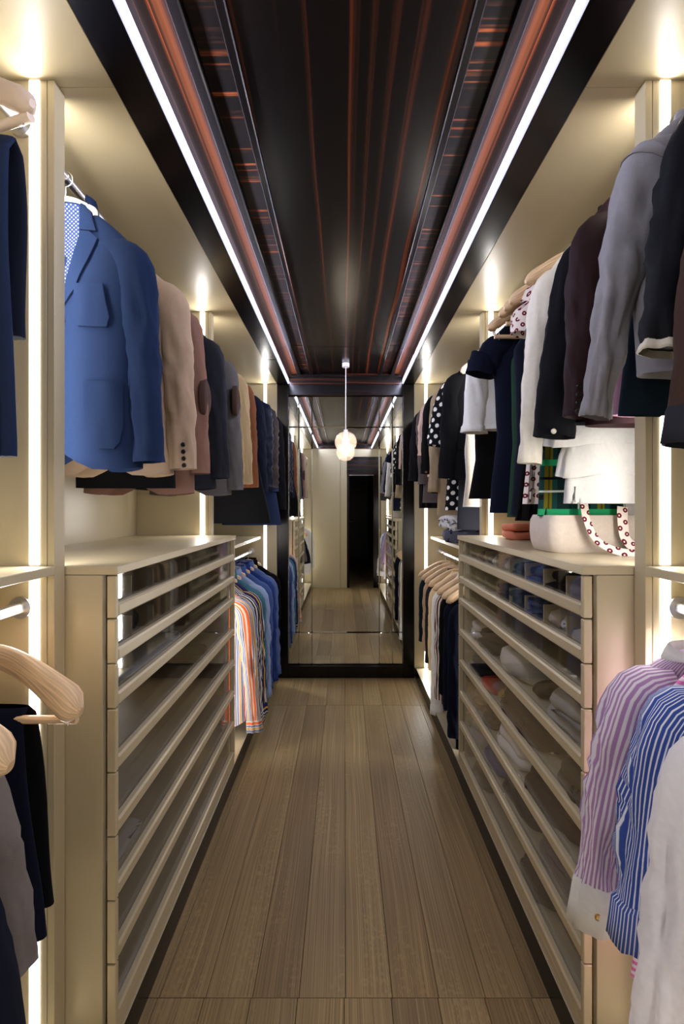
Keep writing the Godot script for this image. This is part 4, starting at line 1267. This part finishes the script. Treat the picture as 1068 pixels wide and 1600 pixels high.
func rolled(nm: String, label: String, cat: String, c: Vector3, r: float, len_: float, mat: Material, group := "", turn := 0.0) -> Node3D:
	var t := thing(nm, label, cat, c, turn, group)
	var rings := []
	for k in 15:
		var u := lerpf(-0.5, 0.5, k / 14.0)
		var e := sqrt(maxf(0.06, 1.0 - pow(absf(u) * 2.0, 4.0)))
		var ring := PackedVector3Array()
		for i in 20:
			var w := TAU * i / 20
			var rr := r * e * (1.0 + 0.22 * NZ.get_noise_3d(cos(w) * 2.0 + c.z * 40.0, u * 6.0, sin(w) * 2.0 + c.y * 30.0))
			ring.append(Vector3(u * len_, r * 0.95 + sin(w) * rr * 0.95, cos(w) * rr))
		rings.append(ring)
	put("roll", MB.new().loft(rings), mat, t)
	return t

func small_things() -> void:
	# pendant
	var p := thing("pendant_lamp", "mottled glass globe pendant lamp hanging before the mirror", "lamp", Vector3(0.0, 1.807, -3.45))
	var rings := []
	for k in 19:
		var a := lerpf(-PI / 2 + 0.02, PI / 2 - 0.16, k / 18.0)
		var r := PackedVector3Array()
		for i in 36:
			r.append(Vector3(cos(TAU * i / 36) * cos(a) * 0.083, 0.083 + sin(a) * 0.083, sin(TAU * i / 36) * cos(a) * 0.083))
		rings.append(r)
	put("glass_globe", MB.new().loft(rings, false, false), mats.globe_glass, p)
	rings = []
	for k in 11:
		var a := lerpf(-PI / 2, PI / 2, k / 10.0)
		var r := PackedVector3Array()
		for i in 16:
			r.append(Vector3(cos(TAU * i / 16) * cos(a) * 0.026, 0.085 + sin(a) * 0.036, sin(TAU * i / 16) * cos(a) * 0.026))
		rings.append(r)
	put("light_bulb", MB.new().loft(rings), mats.bulb, p)
	put("socket", MB.new().tube([Vector3(0, 0.12, 0), Vector3(0, 0.15, 0), Vector3(0, 0.178, 0)], 0.016, 16), mats.white_metal, p)
	put("cord", MB.new().tube([Vector3(0, 0.176, 0), Vector3(0, 0.4, 0), Vector3(0, 0.675, 0)], 0.0024, 8), mats.white_metal, p)
	put("canopy", MB.new().tube([Vector3(0, 0.652, 0), Vector3(0, 0.655, 0), Vector3(0, 0.676, 0), Vector3(0, 0.68, 0)], 0.027, 24), mats.white_metal, p)
	var l := OmniLight3D.new()
	l.name = "pendant_light"
	l.position = Vector3(0, 1.892, -3.45)
	l.light_energy = 0.07
	l.light_color = Color(1.0, 0.92, 0.82)
	l.light_size = 0.02
	l.omni_range = 8.0
	l.omni_attenuation = 2.0
	l.shadow_enabled = true
	add_child(l)
	# packages on the far shelf
	folded("wrapped_package", "clothes wrapped in clear crinkled plastic, upper one on the far shelf", "package", Vector3(0.80, 1.250, -3.12), Vector3(0.27, 0.085, 0.34), mats.print_bw, 2, "", 0.2, 0.05)
	folded("wrapped_package", "black and white clothes in plastic lying directly on the far shelf", "package", Vector3(0.80, 1.1625, -3.10), Vector3(0.26, 0.085, 0.32), mats.print_dark, 1, "", -0.1, 0.03)
	# bag and belt on the counter
	var b := thing("canvas_bag", "pale canvas bag standing on the counter under the plaid dress", "bag", Vector3(0.79, 1.2555, -1.51))
	rings = []
	for q in [[0.90, 0.0], [0.93, 0.003], [0.98, 0.03], [1.0, 0.06], [0.99, 0.10], [0.94, 0.118]]:
		var r := PackedVector3Array()
		for i in 48:
			var w := TAU * i / 48
			var cc := signf(cos(w)) * pow(absf(cos(w)), 0.22)
			var ss := signf(sin(w)) * pow(absf(sin(w)), 0.22)
			r.append(Vector3(cc * 0.165 * q[0], q[1], ss * 0.085 * q[0] + 0.012 * sin(cc * 6.0) * q[0]))
		rings.append(r)
	put("bag_body", MB.new().loft(rings), mats.bag_canvas, b)
	var be := ribbon([Vector3(0.722, 1.41, -1.395), Vector3(0.725, 1.36, -1.385), Vector3(0.75, 1.30, -1.375), Vector3(0.80, 1.268, -1.355), Vector3(0.87, 1.261, -1.33), Vector3(0.95, 1.26, -1.30)], 0.026)
	var belt := put("fabric_belt", be, mats.ring_dots)
	tag(belt, "ring-dot fabric belt trailing from the dress onto the counter", "belt")
	be = ribbon([Vector3(0.84, 1.40, -1.395), Vector3(0.835, 1.35, -1.385), Vector3(0.84, 1.30, -1.375), Vector3(0.87, 1.272, -1.36), Vector3(0.93, 1.264, -1.35), Vector3(0.99, 1.27, -1.35)], 0.036)
	belt = put("fabric_belt", be, mats.ring_dots)
	tag(belt, "wider end of the ring-dot belt curling over the pale bag", "belt")
	folded("folded_blouse", "salmon folded top on the counter below the navy dress", "top", Vector3(0.83, 1.2555, -2.06), Vector3(0.25, 0.07, 0.18), mats.salmon, 2)
	drawers_right()
	drawers_left()

func ribbon(pts: Array, w: float) -> MB:
	var cv := Curve3D.new()
	for k in pts.size():
		var tn: Vector3 = (pts[mini(k + 1, pts.size() - 1)] - pts[maxi(k - 1, 0)]) / 6.0
		cv.add_point(pts[k], -tn, tn)
	var rings := []
	var total := cv.get_baked_length()
	for k in 29:
		var o := total * k / 28.0
		var c := cv.sample_baked(o, true)
		var tg := (cv.sample_baked(minf(total, o + 0.01), true) - cv.sample_baked(maxf(0.0, o - 0.01), true)).normalized()
		var sd := tg.cross(Vector3(0.1, 0.35, 0.93).normalized()).normalized()
		var nn := tg.cross(sd).normalized()
		var r := PackedVector3Array()
		for i in 12:
			var a := TAU * i / 12
			r.append(c + sd * cos(a) * w * 0.5 + nn * sin(a) * 0.0016)
		rings.append(r)
	return MB.new().loft(rings)

const DY := [1.126, 1.0155, 0.9055, 0.749, 0.592, 0.4355, 0.281, 0.1225]

func drawers_right() -> void:
	# [drawer from the top, depth, x, size, material, layers, label, name, category]
	var L := [
		[0, 1.22, 0.71, Vector3(0.2, 0.062, 0.13), "taupe_grey", 1, "grey-brown folded sweater at the near end of the top drawer", "folded_sweater", "sweater"],
		[0, 1.38, 0.72, Vector3(0.2, 0.06, 0.11), "black", 2, "black folded leggings in the top drawer beside the grey-brown sweater", "folded_leggings", "leggings"],
		[0, 1.52, 0.72, Vector3(0.2, 0.06, 0.11), "steel_blue", 2, "blue folded jeans in the middle of the top drawer", "folded_jeans", "jeans"],
		[0, 1.66, 0.72, Vector3(0.2, 0.055, 0.11), "charcoal", 2, "charcoal folded top with a pale edge in the top drawer", "folded_blouse", "top"],
		[1, 1.53, 0.72, Vector3(0.22, 0.062, 0.11), "steel_blue", 3, "blue folded trousers in the second drawer beside the beige bundle", "folded_trousers", "trousers"],
		[1, 1.67, 0.72, Vector3(0.22, 0.062, 0.12), "charcoal", 3, "dark folded trousers in the second drawer", "folded_trousers", "trousers"],
		[1, 1.82, 0.72, Vector3(0.22, 0.062, 0.12), "navy", 3, "navy folded trousers in the second drawer beside the brown divider", "folded_trousers", "trousers"],
		[1, 1.20, 0.70, Vector3(0.18, 0.05, 0.11), "linen_grey", 1, "pale grey pouch leaning at the near end of the second drawer", "pouch", "pouch"],
		[3, 2.22, 0.69, Vector3(0.16, 0.05, 0.12), "white", 2, "crumpled white top at the far end of the fourth drawer", "folded_blouse", "top"],
		[3, 2.02, 0.71, Vector3(0.2, 0.055, 0.19), "dark_brown", 2, "dark brown folded sweater in the fourth drawer", "folded_sweater", "sweater"],
		[3, 1.72, 0.72, Vector3(0.22, 0.06, 0.2), "offwhite", 1, "cream cushion-like folded top in the fourth drawer", "folded_blouse", "top"],
		[3, 1.30, 0.72, Vector3(0.22, 0.055, 0.2), "linen_grey", 2, "pale grey folded knit at the near end of the fourth drawer", "folded_knit", "knit"],
		[4, 2.18, 0.70, Vector3(0.18, 0.045, 0.14), "charcoal", 2, "charcoal folded scarf at the far end of the fifth drawer", "folded_scarf", "scarf"],
		[4, 1.98, 0.69, Vector3(0.18, 0.02, 0.16), "red", 1, "red folded scarf in the fifth drawer", "folded_scarf", "scarf"],
		[4, 1.64, 0.71, Vector3(0.22, 0.055, 0.34), "dark_brown", 2, "dark folded jacket in the fifth drawer", "folded_jacket", "jacket"],
		[4, 1.60, 0.64, Vector3(0.06, 0.014, 0.26), "white", 1, "white folded edge of a shirt in the fifth drawer", "folded_shirt", "shirt"],
		[4, 1.24, 0.71, Vector3(0.22, 0.05, 0.17), "olive", 2, "olive folded top at the near end of the fifth drawer", "folded_blouse", "top"],
		[5, 2.16, 0.70, Vector3(0.18, 0.045, 0.12), "tan", 2, "beige folded top in the sixth drawer", "folded_blouse", "top"],
		[5, 1.98, 0.70, Vector3(0.18, 0.05, 0.14), "charcoal", 2, "charcoal folded top in the sixth drawer", "folded_blouse", "top"],
		[5, 1.74, 0.69, Vector3(0.17, 0.055, 0.24), "white", 2, "white cable knit folded in the sixth drawer", "folded_knit", "knit"],
		[5, 1.42, 0.72, Vector3(0.22, 0.055, 0.3), "dark_brown", 2, "dark brown folded jacket in the sixth drawer", "folded_jacket", "jacket"],
		[6, 2.16, 0.71, Vector3(0.2, 0.055, 0.17), "linen_grey", 2, "grey folded knit at the far end of the seventh drawer", "folded_knit", "knit"],
		[6, 1.94, 0.70, Vector3(0.18, 0.055, 0.2), "royal", 2, "blue folded sweater in the seventh drawer", "folded_sweater", "sweater"],
		[6, 1.68, 0.71, Vector3(0.2, 0.05, 0.24), "charcoal", 2, "charcoal folded sweater in the seventh drawer", "folded_sweater", "sweater"],
		[6, 1.34, 0.71, Vector3(0.2, 0.05, 0.26), "taupe_grey", 2, "grey-brown folded sweater in the seventh drawer", "folded_sweater", "sweater"],
		[7, 2.10, 0.71, Vector3(0.2, 0.04, 0.2), "olive", 2, "olive folded top in the bottom drawer", "folded_blouse", "top"],
		[7, 1.52, 0.70, Vector3(0.2, 0.03, 0.2), "black", 2, "black folded top in the bottom drawer", "folded_blouse", "top"]]
	for e in L:
		folded(e[7], e[6], e[8], Vector3(e[2] + 0.02, DY[e[0]] + 0.0145, -e[1]), e[3] * (Vector3(1.3, 1.0, 1.0) if e[0] < 3 else Vector3(1.3, 1.55, 1.15)), mats[e[4]], e[5], "clothes in the glass drawers", (NZ.get_noise_2d(e[1] * 40.0, e[0] * 9.0)) * 0.2, 0.016)
	var R := [
		[0, 1.86, "linen_grey", "grey rolled top in the top drawer"], [0, 1.93, "white", "white rolled top in the top drawer"], [0, 2.0, "linen_grey", "second grey roll from the far end of the top drawer"], [0, 2.06, "tan", "beige rolled top in the top drawer"], [0, 2.12, "mauve", "dusty pink rolled top in the top drawer"], [0, 1.78, "bag_canvas", "pale rolled top beside the charcoal one, top drawer"],
		[1, 1.40, "bag_canvas", "beige bundle in the second drawer"], [1, 1.32, "print_bw", "patterned bundle beside the beige one in the second drawer"], [4, 1.86, "print_gold", "gold patterned rolled scarf in the fifth drawer"], [4, 1.93, "mauve", "grey-mauve rolled scarf beside the gold one"], [3, 1.52, "maroon", "maroon rolled knit with pale stitches in the fourth drawer"]]
	for e in R:
		rolled("rolled_cloth", e[3], "clothes", Vector3(0.70, DY[e[0]] + 0.0135, -e[1]), 0.031, 0.17, mats[e[2]], "rolled clothes in the glass drawers", 0.1)

func drawers_left() -> void:
	for k in 6:
		rolled("rolled_belt", "%s rolled tie or belt in the top drawer of the near-empty chest" % ["brown", "black", "dark grey", "navy", "grey", "blue"][k], "accessory", Vector3(-0.71, DY[0] + 0.0135, -(1.48 + k * 0.1453)), 0.027, 0.15, mats[["dark_brown", "black", "charcoal", "navy", "linen_grey", "steel_blue"][k]])
	rolled("sock_roll", "dark rolled socks in the second drawer of the near-empty chest", "socks", Vector3(-0.68, DY[1] + 0.0135, -1.36), 0.035, 0.1, mats.charcoal)
	folded("folded_cloth", "white folded cloth in the third drawer of the near-empty chest", "cloth", Vector3(-0.69, DY[2] + 0.0145, -1.46), Vector3(0.18, 0.02, 0.5), mats.white, 1)
	folded("folded_cloth", "green folded cloth in the fourth drawer of the near-empty chest", "cloth", Vector3(-0.70, DY[3] + 0.0145, -1.92), Vector3(0.2, 0.035, 0.18), mats.green, 2)
	folded("folded_cloth", "white paper-thin cloth in the sixth drawer of the near-empty chest", "cloth", Vector3(-0.66, DY[5] + 0.0145, -1.28), Vector3(0.1, 0.02, 0.2), mats.white, 1)
